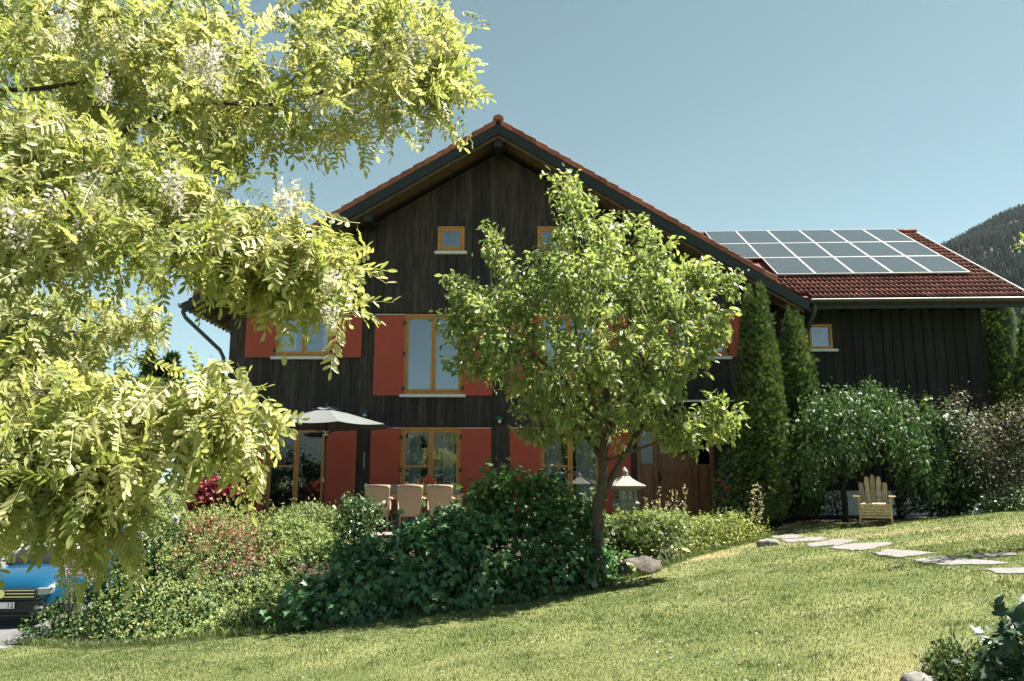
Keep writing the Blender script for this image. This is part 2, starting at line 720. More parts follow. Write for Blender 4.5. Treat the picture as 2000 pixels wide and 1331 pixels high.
def ground_material():
    m, t, b = nt('lawn_ground')
    N, L = t.nodes, t.links
    tc = N.new('ShaderNodeTexCoord')
    n1 = N.new('ShaderNodeTexNoise')
    n1.inputs['Scale'].default_value = .9
    n1.inputs['Detail'].default_value = 6
    n2 = N.new('ShaderNodeTexNoise')
    n2.inputs['Scale'].default_value = 34
    n2.inputs['Detail'].default_value = 5
    L.new(tc.outputs['Object'], n1.inputs['Vector'])
    L.new(tc.outputs['Object'], n2.inputs['Vector'])
    r1 = N.new('ShaderNodeValToRGB')
    r1.color_ramp.elements[0].color = (.085, .105, .034, 1)
    r1.color_ramp.elements[1].color = (.16, .165, .07, 1)
    r1.color_ramp.elements[0].position = .35
    r1.color_ramp.elements[1].position = .68
    r2 = N.new('ShaderNodeValToRGB')
    r2.color_ramp.elements[0].color = (.55, .55, .5, 1)
    r2.color_ramp.elements[1].color = (1.35, 1.35, 1.25, 1)
    L.new(n1.outputs['Fac'], r1.inputs[0])
    L.new(n2.outputs['Fac'], r2.inputs[0])
    mu = N.new('ShaderNodeMix')
    mu.data_type = 'RGBA'
    mu.blend_type = 'MULTIPLY'
    mu.inputs[0].default_value = 1
    L.new(r1.outputs[0], mu.inputs[6])
    L.new(r2.outputs[0], mu.inputs[7])
    so = N.new('ShaderNodeAttribute')
    so.attribute_name = 'soil'
    mx = N.new('ShaderNodeMix')
    mx.data_type = 'RGBA'
    L.new(so.outputs['Fac'], mx.inputs[0])
    L.new(mu.outputs[2], mx.inputs[6])
    mx.inputs[7].default_value = (.045, .034, .024, 1)
    dr = N.new('ShaderNodeAttribute')
    dr.attribute_name = 'dry'
    mx2 = N.new('ShaderNodeMix')
    mx2.data_type = 'RGBA'
    L.new(dr.outputs['Fac'], mx2.inputs[0])
    L.new(mx.outputs[2], mx2.inputs[6])
    mx2.inputs[7].default_value = (.24, .175, .10, 1)
    L.new(mx2.outputs[2], b.inputs['Base Color'])
    b.inputs['Roughness'].default_value = .95
    b.inputs['Specular IOR Level'].default_value = .15
    bp = N.new('ShaderNodeBump')
    bp.inputs['Strength'].default_value = .6
    bp.inputs['Distance'].default_value = .03
    L.new(n2.outputs['Fac'], bp.inputs['Height'])
    L.new(bp.outputs[0], b.inputs['Normal'])
    return m


M['ground'] = ground_material()

# ------------------------------------------------------------------ ground
def axis(lo, hi, step, far):
    a = list(np.arange(lo, hi + 1e-6, step))
    s = step
    x = hi
    up = []
    while x < far:
        s *= 1.35
        x += s
        up.append(x)
    s = step
    x = lo
    dn = []
    while x > -far:
        s *= 1.35
        x -= s
        dn.append(x)
    return np.array(dn[::-1] + a + up)


gx = axis(-13, 15, .25, 5200)
gy = axis(-3, 24, .25, 5200)
GX, GY = np.meshgrid(gx, gy)
GZ = gz_np(GX, GY)


def dry_np(x, y):
    """worn, sun-dried turf"""
    d = np.zeros_like(x)
    for cx, cy, rx, ry, k in ((3.35, 13.9, .55, .32, .9), (8.3, 12.6, 1.6, .5, .55), (6.6, 14.3, 2.2, .35, .5), (5.5, 15.2, .9, .3, .4), (3.1, 6.2, .7, .5, .35), (8.6, 11.0, .9, .35, .5), (4.4, 15.0, .5, .25, .6)):
        d = np.maximum(d, k * np.exp(-(((x - cx) / rx) ** 2 + ((y - cy) / ry) ** 2)))
    return d


def soil_np(x, y):
    f = np.interp(x, FX, FY)
    a = sstep((y - f + .05) / .3) * (x > -8.0) * sstep((5.1 - x) / .4) * (y < 20)
    b = sstep((x - 5.0) / .5) * sstep((y - 16.9) / .5) * (y < 24) * (x < 20)
    c = sstep((x - (3.4 + (6.3 - y) * -.05)) / .3) * (y > 4.6) * (y < 6.45) * (x < 5.2)
    return np.clip(np.maximum(np.maximum(a, b), c), 0, 1)


nx, ny = len(gx), len(gy)
V = np.stack([GX.ravel(), GY.ravel(), GZ.ravel()], -1)
idx = np.arange(nx * ny).reshape(ny, nx)
Fq = np.stack([idx[:-1, :-1], idx[:-1, 1:], idx[1:, 1:], idx[1:, :-1]], -1).reshape(-1, 4)
gme = bpy.data.meshes.new('ground')
gme.from_pydata(V.tolist(), [], Fq.tolist())
gme.polygons.foreach_set('use_smooth', [True] * len(gme.polygons))
for nm, fn in (('soil', soil_np), ('dry', dry_np)):
    a_ = gme.attributes.new(nm, 'FLOAT', 'POINT')
    a_.data.foreach_set('value', fn(V[:, 0], V[:, 1]).astype(np.float32))
tag(link('ground', gme, M['ground']), kind='structure')

# driveway beside the garden bed
M['asphalt'] = mat('pale_driveway_asphalt', (.10, .098, .098), .9, .15, 25, bump=.2)
mb = MB()
xs = np.linspace(-30, -7.75, 24)
ys = np.linspace(13.35, 30, 20)
for j in range(len(ys) - 1):
    for i in range(len(xs) - 1):
        q = [(xs[i], ys[j]), (xs[i + 1], ys[j]), (xs[i + 1], ys[j + 1]), (xs[i], ys[j + 1])]
        mb.add([(a, b, gz(a, b) + .012) for a, b in q], [(0, 1, 2, 3)])
tag(mb.build('driveway', M['asphalt']), kind='structure')
M['kerb'] = mat('light_stone_kerb', (.17, .16, .155), .85, .12, 12, bump=.2)
kerb = None
root = bpy.data.objects.new('kerb', None)
COL.objects.link(root)
tag(root, kind='structure')
for i in range(14):
    x0 = -7.75 - i * 1.0
    zc = gz(x0 - .5, 13.2)
    MB().box(x0 - .985, x0, 13.08, 13.345, zc - .2, zc + .045).build('kerbstone', M['kerb'], root, bevel=.012)

# terrace of square slabs
M['paver'] = mat('pinkish_terrace_slab', (.17, .145, .135), .85, .12, 10, bump=.15, rnd=.08)
M['joint'] = mat('sand_joint', (.20, .17, .14), .95, .2, 20)
terr = tag(MB().box(-6.9, 4.55, 16.25, 19.94, 0.0, TZ - .03).build('terrace', M['joint']), kind='structure')
px_ = None
for i in range(16):
    for j in range(5):
        x0 = -6.88 + i * .714
        y0 = 16.27 + j * .734
        if px_ is None:
            px_ = MB().box(0, .704, 0, .724, -.05, 0)
            px_ = px_.mesh('terrace_slab')
            px_.materials.append(M['paver'])
        o = link('terrace_slab', px_, None, terr)
        o.location = (x0, y0, TZ + random.uniform(-.004, .003))

# ------------------------------------------------------------------ main house
WY = 20.0                           # front face of the masonry behind the boards
XL, XR, XA = -7.19, 6.50, -0.35     # corners and ridge line
ZA, SL = 10.75, 0.607               # ridge height of tile line, slope
YF, YB = 19.0, 34.0                 # front verge, back


def ztop(x):
    return ZA - .50 - SL * abs(x - XA)


house = thing('wooden_house', 'dark stained timber house with red shutters and a broad tiled gable', 'house', (0, 0, 0))
OPEN = {
    'A1': (-1.94, -1.23, 7.52, 8.21), 'A2': (.66, 1.37, 7.52, 8.21),
    'W1': (-6.04, -4.56, 4.76, 5.87), 'W2': (-2.76, -1.23, 3.80, 5.87), 'W3': (.68, 2.21, 3.80, 5.87), 'W4': (4.02, 5.50, 4.76, 5.87),
    'D1': (-6.10, -4.60, .88, 2.98), 'D2': (-2.78, -1.25, .88, 2.98), 'D3': (.68, 2.21, .88, 2.98), 'E': (3.10, 5.02, .72, 2.98)}
BANDS = [(5.91, None, ('A1', 'A2'), 19.955), (3.03, 5.905, ('W1', 'W2', 'W3', 'W4'), 19.972), (.45, 3.025, ('D1', 'D2', 'D3', 'E'), 19.972)]
wall = None


def columns(edges, z0, z1, ops, fn):
    for i in range(len(edges) - 1):
        a, b = edges[i], edges[i + 1]
        if b - a < .01:
            continue
        segs = [(z0, None)]
        cut = [OPEN[k] for k in ops if OPEN[k][0] < (a + b) / 2 < OPEN[k][1]]
        if cut:
            c = cut[0]
            segs = []
            if c[2] - z0 > .02:
                segs.append((z0, c[2]))
            if z1 is None or z1 - c[3] > .02:
                segs.append((c[3], None))
        for s0, s1 in segs:
            if s1 is None:
                if z1 is None:
                    ta, tb = ztop(a), ztop(b)
                    if a < XA < b:
                        fn([(a, s0), (b, s0), (b, tb), (XA, ztop(XA)), (a, ta)])
                        continue
                else:
                    ta = tb = z1
                if max(ta, tb) - s0 < .02:
                    continue
                fn([(a, s0), (b, s0), (b, max(tb, s0 + .005)), (a, max(ta, s0 + .005))])
            else:
                fn([(a, s0), (b, s0), (b, s1), (a, s1)])


mbw = MB()
for z0, z1, ops, yf in BANDS:
    ed = sorted(set([XL, XR] + [OPEN[k][j] for k in ops for j in (0, 1)] + ([XA] if z1 is None else [])))
    columns(ed, z0, z1, ops, lambda p: mbw.prism(p, WY + .0, WY + .24))
wall = mbw.build('wall', M['wallback'], house)
for bi, (z0, z1, ops, yf) in enumerate(BANDS):
    key = sorted([XL, XR] + [OPEN[k][j] for k in ops for j in (0, 1)])
    ed = [key[0]]
    for a, b in zip(key[:-1], key[1:]):
        n = max(1, round((b - a) / .225))
        w = np.array([random.uniform(.85, 1.15) for _ in range(n)])
        w = w / w.sum() * (b - a)
        for q in w:
            ed.append(ed[-1] + q)
        ed[-1] = b

    def plank(p, yf=yf):
        g = .004
        xs_ = [q[0] for q in p]
        a, b = min(xs_), max(xs_)
        pts = []
        for x, z in p:
            x2 = min(max(x, a + g), b - g)
            pts.append((x2, z))
        d = random.uniform(-.006, .006)
        MB().prism(pts, yf + d, WY - .001).build('plank', M['plank'], wall)
    columns(ed, z0, z1, ops, plank)
# side and back walls, floors
MB().box(XL, XL + .24, WY + .24, YB - 1, .3, ztop(XL)).build('side_wall', M['plank'], house)
MB().box(XR - .24, XR, WY + .24, YB - 1, .3, ztop(XR)).build('side_wall', M['plank'], house)
MB().prism([(XL, .3), (XR, .3), (XR, ztop(XR)), (XA, ztop(XA)), (XL, ztop(XL))], YB - 1, YB - .8).build('back_wall', M['plank'], house)
for zf in (.70, 3.25, 6.2):
    MB().box(XL + .25, XR - .25, WY + .25, YB - 1.01, zf - .2, zf).build('floor', M['floor_in'], house)
MB().box(XL + .3, XR - .3, 23.5, 23.6, .7, 6.0).build('partition_wall', mat('room_wall', (.25, .24, .23), .9, .05), house)
for xp in (-3.6, -.4, 2.9):
    MB().box(xp, xp + .12, WY + .26, 23.49, .7, 6.0).build('partition_wall', bpy.data.materials['room_wall'], house)
# white plinth under the boards
MB().box(XL + .01, XR - .01, WY + .002, WY + .2, .2, .449).build('plinth', M['plaster'], house)

# roof: two slabs of boarding, verge tiles, barge boards
TH = math.atan(SL)


def slope_pts(sgn, d0, d1, x0=0.0, x1=None):
    """strip below the tile line between depths d0..d1 (vertical), from ridge offset x0 to x1"""
    a, b = XA + sgn * x0, XA + sgn * x1
    p = [(a, ZA - SL * x0 - d1), (b, ZA - SL * x1 - d1), (b, ZA - SL * x1 - d0), (a, ZA - SL * x0 - d0)]
    return p if sgn > 0 else p[::-1]


roofo = None
mbr = MB()
for sgn, xe in ((-1, 7.60), (1, 7.55)):
    mbr.prism(slope_pts(sgn, .14, .26, 0.0, xe), YF + .06, YB)
roofo = mbr.build('roof', M['rafter'], house)
# verge tiles one by one
LT = .345
for sgn, xe in ((-1, 7.72), (1, 6.90)):
    n = int(xe / (LT * math.cos(TH)))
    for i in range(n):
        xa, xb = .06 + i * LT * math.cos(TH), .06 + (i + 1) * LT * math.cos(TH) + .02
        if xb > xe:
            break
        lift = .035
        p = [(XA + sgn * xa, ZA - SL * xa - .14), (XA + sgn * xb, ZA - SL * xb - .14 + .01), (XA + sgn * xb, ZA - SL * xb + lift), (XA + sgn * xa, ZA - SL * xa)]
        if sgn < 0:
            p = p[::-1]
        MB().prism(p, YF - .03 + random.uniform(-.008, .008), YF + .24).build('verge_tile', M['tile'], roofo, bevel=.012)
# field tiles behind (seen only at a grazing angle): one rippled sheet per slope
for sgn, xe in ((-1, 7.72), (1, 7.55)):
    v, f = [], []
    yy = np.arange(YF + .25, YB, .075)
    xx = []
    i = 0
    while i * LT * math.cos(TH) < xe:
        xx += [(i * LT * math.cos(TH), 0.0), ((i + 1) * LT * math.cos(TH) - .004, .035)]
        i += 1
    for (x_, l_) in xx:
        for k, y_ in enumerate(yy):
            v.append((XA + sgn * x_, y_, ZA - SL * x_ - .02 + l_ + .03 * math.sin(k * math.pi / 2)))
    ny_ = len(yy)
    for a in range(len(xx) - 1):
        for k in range(ny_ - 1):
            f.append((a * ny_ + k, (a + 1) * ny_ + k, (a + 1) * ny_ + k + 1, a * ny_ + k + 1))
    tag(MB().add(v, f).build('tile_field', M['tile'], roofo), kind='stuff')
# ridge caps
for i in range(36):
    y0 = YF - .05 + i * .42
    prof = [(XA + .14 * math.cos(t), ZA - .03 + .13 * math.sin(t)) for t in np.linspace(0, math.pi, 8)]
    MB().prism(prof, y0, y0 + .44).build('ridge_tile', M['tile'], roofo)
# barge boards (outer dark, inner weathered) and rafters
for sgn, xe in ((-1, 7.66), (1, 7.62)):
    MB().prism(slope_pts(sgn, .14, .40, 0.0, xe), YF + .0, YF + .055).build('barge_board', M['barge'], house)
    MB().prism(slope_pts(sgn, .262, .475, 0.0, xe - .12), YF + .075, YF + .13).build('inner_barge_board', M['rafter'], house)
    for k in range(17):
        yr = YF + .62 + k * .86
        MB().prism(slope_pts(sgn, .262, .42, 5.9, xe - .12), yr, yr + .11).build('rafter', M['rafter'], roofo)
# purlin ends carrying the overhang
for xp in (XA, -3.62, 2.92, -6.95, 6.25):
    zt = ZA - SL * abs(xp - XA) - .43
    MB().box(xp - .11, xp + .11, YF + .14, WY - .06, zt - .26, zt - (.08 if xp == XA else .1)).build('purlin_end', M['barge'], house)
# gutters along the eaves and the left down-pipe


def gutter_mb(x0, y0, x1, y1, z, r=.075):
    v, f = [], []
    d = Vector((x1 - x0, y1 - y0, 0)).normalized()
    n = Vector((-d.y, d.x, 0))
    a = np.linspace(math.pi, 2 * math.pi, 9)
    prof = [(r * math.cos(t), r * math.sin(t)) for t in a] + [((r - .012) * math.cos(t), (r - .012) * math.sin(t)) for t in a[::-1]]
    k = len(prof)
    for x, y in ((x0, y0), (x1, y1)):
        for c, s in prof:
            v.append((x + n.x * c, y + n.y * c, z + s))
    f += [(i, (i + 1) % k, (i + 1) % k + k, i + k) for i in range(k)]
    f += [tuple(range(k - 1, -1, -1)), tuple(range(k, 2 * k))]
    return MB().add(v, f)


XE = XA - 7.72
ZE = ZA - SL * 7.72 - .12
gl = gutter_mb(XE - .02, YF - .02, XE - .02, YB, ZE).build('gutter', M['anthracite'], house)
pipe = [(XE + .0, YF + .12, ZE - .06), (XE + .0, YF + .12, ZE - .22), (XE + .06, YF + .14, ZE - .34), (XL - .20, WY - .12, at(444, 690, 19.85).z + .08), (XL - .10, WY - .10, at(444, 690, 19.85).z - .12), (XL - .10, WY - .10, .2)]
MB().tube(pipe, .05, 10).build('downpipe', M['anthracite'], house, smooth=True)
gutter_mb(XA + 7.70, YF + 7.0, XA + 7.70, YB, ZA - SL * 7.7 - .12).build('gutter', M['anthracite'], house)


# windows and shutters
def window(k, cols=2, transom=None, curtains=(), deep=.05, sill=True):
    x0, x1, z0, z1 = OPEN[k]
    fw = .065
    g = .004
    x0, x1, z0, z1 = x0 + g, x1 - g, z0 + g, z1 - g
    yb, yf = WY + .11, WY - deep
    mb = MB()
    mb.box(x0, x0 + fw, yf, yb, z0, z1).box(x1 - fw, x1, yf, yb, z0, z1)
    mb.box(x0 + fw, x1 - fw, yf, yb, z1 - fw, z1).box(x0 + fw, x1 - fw, yf, yb, z0, z0 + fw)
    w = mb.build('window', M['frame'], house, bevel=.006)
    W = (x1 - x0 - 2 * fw) / cols
    for c in range(cols):
        a, b = x0 + fw + c * W + .003, x0 + fw + (c + 1) * W - .003
        s = .058
        ya, yb2 = yf + .018, yf + .075
        m2 = MB()
        m2.box(a, a + s, ya, yb2, z0 + fw + .003, z1 - fw - .003).box(b - s, b, ya, yb2, z0 + fw + .003, z1 - fw - .003)
        m2.box(a + s, b - s, ya, yb2, z1 - fw - .003 - s, z1 - fw - .003).box(a + s, b - s, ya, yb2, z0 + fw + .003, z0 + fw + .003 + s * 1.2)
        if transom and c in transom[1]:
            m2.box(a + s, b - s, ya + .004, yb2 - .004, transom[0] - .025, transom[0] + .025)
        m2.build('sash', M['frame'], w, bevel=.005)
        MB().box(a + s - .004, b - s + .004, ya + .026, ya + .032, z0 + fw + s, z1 - fw - s).build('pane', M['glass'], w)
    if sill:
        MB().box(x0 - .07, x1 + .07, WY - .13, WY - .032, z0 - .075, z0 - .002).build('sill', M['sill'], w, bevel=.006)
    for (fa, fb) in curtains:
        a = x0 + fw + fa * (x1 - x0 - 2 * fw)
        b = x0 + fw + fb * (x1 - x0 - 2 * fw)
        n = 28
        v, f = [], []
        for i in range(n + 1):
            t = i / n
            yy_ = WY + .32 + .035 * math.sin(t * (b - a) * 38) + .012 * math.sin(t * 23)
            v += [(a + (b - a) * t, yy_, z0 + .06), (a + (b - a) * t, yy_ + .01 * math.sin(t * 40), z1 + .1)]
        f = [(2 * i, 2 * i + 2, 2 * i + 3, 2 * i + 1) for i in range(n)]
        MB().add(v, f).build('curtain', M['curtain'], w, smooth=True)
    return w


window('A1', 1)
window('A2', 1)
window('W1', 2, None, ((.0, .28), (.8, 1.0)))
window('W2', 2, None, ())
window('W3', 2, None, ((.0, .25), (.75, 1.0)))
window('W4', 2, None, ((.0, .2), (.8, 1.0)))
window('D1', 2, (2.02, (0,)), (), sill=False)
window('D2', 2, (2.02, (0,)), ((.06, .30), (.70, .97)), sill=False)
window('D3', 2, (2.02, (0,)), ((.0, .36), (.62, 1.0)), sill=False)


def shutter(x0, x1, z0, z1):
    yf = WY - .085
    s = MB().box(x0, x1, yf, yf + .04, z0, z1).build('shutter', M['redpaint'], house, bevel=.004)
    MB().box(x0 - .004, x1 + .004, yf - .006, yf + .046, z1 + .001, z1 + .018).build('drip_cap', M['sill'], s)
    return s


def hinge(sh, x, zs):
    for z in zs:
        MB().box(x - .03, x + .03, WY - .098, WY - .0855, z - .05, z + .05).build('hinge', M['iron'], sh)


for k, zo in (('W1', -.02), ('W2', -.03), ('W3', -.03), ('W4', -.02), ('D1', 0), ('D2', 0), ('D3', 0)):
    x0, x1, z0, z1 = OPEN[k]
    w = .755
    for side in (-1, 1):
        if side < 0:
            s = shutter(x0 - w + .02, x0 + .015, z0 + zo, z1 - .03)
            hinge(s, x0 + .02, (z0 + .15, (z0 + z1) / 2, z1 - .25) if k[0] != 'W' or k in ('W2', 'W3') else (z0 + .15, z1 - .25))
        else:
            s = shutter(x1 - .015, x1 + w - .02, z0 + zo, z1 - .03)
            hinge(s, x1 - .02, (z0 + .15, (z0 + z1) / 2, z1 - .25) if k[0] != 'W' or k in ('W2', 'W3') else (z0 + .15, z1 - .25))

# door steps
for k in ('D1', 'D2', 'D3'):
    x0, x1, z0, z1 = OPEN[k]
    MB().box(x0 - .12, x1 + .12, WY - .34, WY - .035, TZ - .02, z0 - .06).build('door_step', M['kerb'], house, bevel=.01)

# entrance door with carved arch panel, side lights
x0, x1, z0, z1 = OPEN['E']
x0 += .005
x1 -= .005
mb = MB()
for a, b in ((x0, x0 + .09), (x0 + .42, x0 + .50), (x1 - .50, x1 - .42), (x1 - .09, x1)):
    mb.box(a, b, WY - .03, WY + .12, z0, z1)
mb.box(x0 + .0905, x1 - .0905, WY - .028, WY + .118, z1 - .1, z1 - .002)
ent = mb.build('entrance_door', M['door'], house, bevel=.008)
da, db = x0 + .505, x1 - .505
MB().box(da, db, WY + .03, WY + .085, z0 + .02, z1 - .105).build('door_leaf', M['door'], ent, bevel=.006)
for a, b, c, d in ((da + .08, db - .08, z0 + .15, z0 + .62),):
    MB().box(a, b, WY + .008, WY + .0295, c, d).build('door_panel', M['door'], ent, bevel=.012)
xc = (da + db) / 2
rw = (db - da) / 2 - .08
arc = [(xc + rw * math.cos(t), z0 + 1.36 - .30 * math.sin(t)) for t in np.linspace(0, math.pi, 13)]
mb = MB()
for (xa_, za_), (xb_, zb_) in zip(arc[:-1], arc[1:]):
    mb.prism([(xb_, z0 + .7), (xa_, z0 + .7), (xa_, za_ - .03), (xb_, zb_ - .03)], WY + .008, WY + .0295)
mb.build('door_panel', M['door'], ent)
mb = MB()
for (xa_, za_), (xb_, zb_) in zip(arc[:-1], arc[1:]):
    mb.prism([(xb_, zb_ + .01), (xa_, za_ + .01), (xa_, z0 + 1.55), (xb_, z0 + 1.55)], WY + .002, WY + .0285)
mb.build('door_panel', M['door'], ent)
MB().box(xc - rw, xc + rw, WY + .018, WY + .0285, z0 + 1.62, z1 - .2).build('door_pane', M['glass'], ent)
for a, b in ((x0 + .095, x0 + .415), (x1 - .415, x1 - .095)):
    MB().box(a, b, WY + .03, WY + .08, z0 + .02, z0 + 1.35).build('side_panel', M['door'], ent, bevel=.006)
    MB().box(a + .05, b - .05, WY + .012, WY + .0295, z0 + .3, z0 + 1.2).build('side_panel_field', M['door'], ent, bevel=.012)
    MB().box(a, b, WY + .04, WY + .052, z0 + 1.36, z1 - .105).build('side_pane', M['glass'], ent)
MB().tube([(da + .05, WY - .02, z0 + 1.02), (da + .14, WY - .03, z0 + 1.02)], .012, 8).build('door_handle', M['iron'], ent)
MB().box(da + .025, da + .075, WY + .015, WY + .0285, z0 + .9, z0 + 1.15).build('handle_plate', M['iron'], ent)
MB().box(x0 - .3, x1 + .3, WY - 1.25, WY - .03, z0 - .2, z0 - .02).build('door_step', M['kerb'], house, bevel=.01)
# glass canopy over the entrance
can = MB().box(3.0, 5.55, WY - 1.15, WY - .03, 3.52, 3.535).build('door_canopy', M['glass'], house)
MB().box(3.0, 5.55, WY - 1.175, WY - 1.151, 3.505, 3.55).build('canopy_edge', M['sill'], can)
for xx_ in (3.3, 5.25):
    MB().tube([(xx_, WY - 1.0, 3.54), (xx_, WY - .04, 3.95)], .01, 6).build('canopy_rod', M['anthracite'], can)


def wall_lamp(x, z, label):
    o = thing('wall_lamp', label, 'lamp', (x, WY - .04, z))
    MB().box(-.05, .05, -.02, .005, -.12, .06).build('back_plate', M['patina'], o)
    MB().tube([(0, -.02, .02), (0, -.10, .10), (0, -.18, .08)], .012, 8).build('arm', M['patina'], o)
    MB().lathe([(.015, .08), (.05, .06), (.115, -.01), (.12, -.03), (.105, -.03), (.03, .03)], 16, (0, -.18, 0)).build('shade', M['patina'], o, smooth=True)
    MB().lathe([(.02, -.02), (.04, -.05), (.045, -.08), (.025, -.11), (.004, -.12)], 12, (0, -.18, 0)).build('globe', M['curtain'], o, smooth=True)
    return o


wall_lamp(at(714, 803, 19.9).x, at(714, 806, 19.9).z, 'small green enamel wall lamp above and right of the grey parasol')
wall_lamp(at(976, 818, 19.9).x, at(976, 818, 19.9).z, 'small green enamel wall lamp left of the leafy cherry tree')
# iron wheel ornament between the shutters
c = at(974, 887, 19.9)
o = thing('wheel_ornament', 'small dark spoked wheel ornament hung between two red shutters', 'ornament', (c.x, WY - .06, c.z - .17))
mb = MB()
ring = [(.15 * math.cos(t), 0, .17 + .15 * math.sin(t)) for t in np.linspace(0, 2 * math.pi, 25)]
MB().tube(ring, .014, 6).build('rim', M['anthracite'], o)
MB().lathe([(.03, -.02), (.03, .02)], 10, (0, 0, .17)).build('hub', M['anthracite'], o)
for k in range(8):
    t = k * math.pi / 4
    MB().tube([(0, 0, .17), (.15 * math.cos(t), 0, .17 + .15 * math.sin(t))], .008, 5).build('spoke', M['anthracite'], o)
c = at(711, 900, 19.95)
o = thing('wall_thermometer', 'thin pale thermometer strip on dark boards beside the table', 'thermometer', (c.x, WY - .034, c.z - .22))
MB().box(-.022, .022, -.012, .0, 0, .46).build('back_strip', M['anthracite'], o)
MB().box(-.006, .006, -.018, -.0125, .03, .43).build('tube', M['sill'], o)

# ------------------------------------------------------------------ wing of the house with solar panels
WR = R(-2.4)
wing = thing('house_wing', 'black timber wing with brown tiled roof right of the main house', 'house', (7.3, 19.0, 0), WR)
EZ = 6.10                            # tile line at eave
WSL = .607
WT = math.atan(WSL)
WL, WRT, WD = -.55, 4.66, 1.22       # wall left, right, depth behind eave
RL, RR = -5.0, 5.28                  # roof ends (local x)
RD = 5.55                            # ridge depth
ZW0 = .45
SQ = (at(1577, 634, 20.2), at(1626, 683, 20.2))


def wl(p):                           # world -> wing local
    return Matrix.Rotation(-WR, 3, 'Z') @ (Vector(p) - Vector((7.3, 19.0, 0)))


wa, wb_ = wl(SQ[0]), wl(SQ[1])
ow = (wa.x, wb_.x, wb_.z, wa.z)
mb = MB()
zt_w = EZ + WSL * WD - .28
cells = [WL, ow[0], ow[1], WRT]
mb.box(WL, ow[0], WD, WD + .24, 1.45, zt_w).box(ow[1], WRT, WD, WD + .24, 1.45, zt_w)
mb.box(ow[0], ow[1], WD, WD + .24, 1.45, ow[2]).box(ow[0], ow[1], WD, WD + .24, ow[3], zt_w)
wwall = mb.build('wall', M['wallback'], wing)
ed = [WL]
while ed[-1] < WRT - .3:
    ed.append(ed[-1] + random.uniform(.235, .27))
ed = sorted([e for e in ed if abs(e - ow[0]) > .07 and abs(e - ow[1]) > .07] + [ow[0], ow[1]])
ed[-1] = WRT
for a, b in zip(ed[:-1], ed[1:]):
    segs = [(1.43, zt_w - .42)]
    if ow[0] - .001 < (a + b) / 2 < ow[1] + .001:
        segs = [(1.43, ow[2]), (ow[3], zt_w - .42)]
    for s0, s1 in segs:
        d = random.uniform(-.006, .006)
        MB().box(a + .005, b - .005, WD - .026 + d, WD - .001, s0, s1).build('plank', M['plank_wing'], wwall)
for a, b in zip(ed[:-1], ed[1:]):    # cover battens over the joints
    if not (ow[0] < b < ow[1] + .01):
        MB().box(b - .022, b + .022, WD - .05, WD - .034, 1.43, zt_w - .43).build('batten', M['plank_wing'], wwall)
MB().box(WL, WRT + .02, WD - .055, WD - .002, zt_w - .41, zt_w).build('frieze_board', M['plank_wing'], wwall)
MB().box(WL, WRT, WD + .02, WD + .24, .2, 1.44).build('plinth', M['plaster'], wing)
# end wall and back
MB().prism([(0, 0)] * 0 + [(0, .2), (1, .2), (1, 1), (0, 1)], 0, .01) if False else None
v = [(WRT - .2, WD + .24, .2), (WRT, WD + .24, .2), (WRT - .2, 2 * RD - 1, .2), (WRT, 2 * RD - 1, .2)]
gab = [(WD + .24, .2), (2 * RD - WD, .2), (2 * RD - WD, zt_w), (RD, EZ + WSL * RD - .28), (WD + .24, zt_w)]
vs = [(WRT - .2, y, z) for y, z in gab] + [(WRT, y, z) for y, z in gab]
MB().add(vs, [(0, 1, 2, 3, 4), (9, 8, 7, 6, 5)] + [(i, i + 5, (i + 1) % 5 + 5, (i + 1) % 5) for i in range(5)]).build('end_wall', M['plank_wing'], wing)
MB().box(WL, WRT - .21, 2 * RD - WD - .2, 2 * RD - WD, .2, zt_w).build('back_wall', M['plank_wing'], wing)
# roof boarding
mb = MB()
for s in (0, 1):
    q = [(0.05, EZ + WSL * .05), (RD, EZ + WSL * RD)] if s == 0 else [(2 * RD - .05, EZ + WSL * .05), (RD, EZ + WSL * RD)]
    (ya, za), (yb, zb) = q
    vs = []
    for x in (max(RL, -.0 if False else RL), RR - .03):
        vs += [(x, ya, za - .22), (x, yb, zb - .22), (x, yb, zb - .075), (x, ya, za - .075)]
    # front slope: trim the part that would pass the main roof plane
    if s == 0:
        vs[0] = (0.02, ya, za - .22)
        vs[3] = (0.02, ya, za - .075)
    f = [(0, 1, 2, 3), (7, 6, 5, 4), (0, 4, 5, 1), (3, 2, 6, 7), (0, 3, 7, 4), (1, 5, 6, 2)]
    mb.add(vs, f)
wroof = mb.build('roof', M['tile_w'], wing)
# tiles: pantile profile, laid in rows where panels leave the roof open
TW, TL = .25, .335
pv, pf = [], []
NW = 12
prof = [(i / NW, .026 * math.sin(i / NW * 4 * math.pi) + .018) for i in range(NW + 1)]
for yy_, zz_ in ((0.0, .028), (TL + .05, .0)):
    for px2, pz2 in prof:
        pv.append((px2 * TW * 1.04, yy_, zz_ + pz2))
for px2, pz2 in prof:
    pv.append((px2 * TW * 1.04, 0.0, .028 + pz2 - .030))
for i in range(NW):
    pf.append((i, i + 1, i + NW + 2, i + NW + 1))
    pf.append((2 * NW + 2 + i, 2 * NW + 3 + i, i + 1, i))
tme = MB().add(pv, pf).mesh('roof_tile', True)
tme.materials.append(M['tile_w'])
RowN = int(RD / math.cos(WT) / TL) + 1
panel_bottom = 1.60                  # slope distance from the eave to the panels
PW, PH = .985, 1.60
PR = wl(at(1888, 541, 20.38)).x      # right edge of the array
Qs = Matrix.Rotation(WT, 4, 'X')
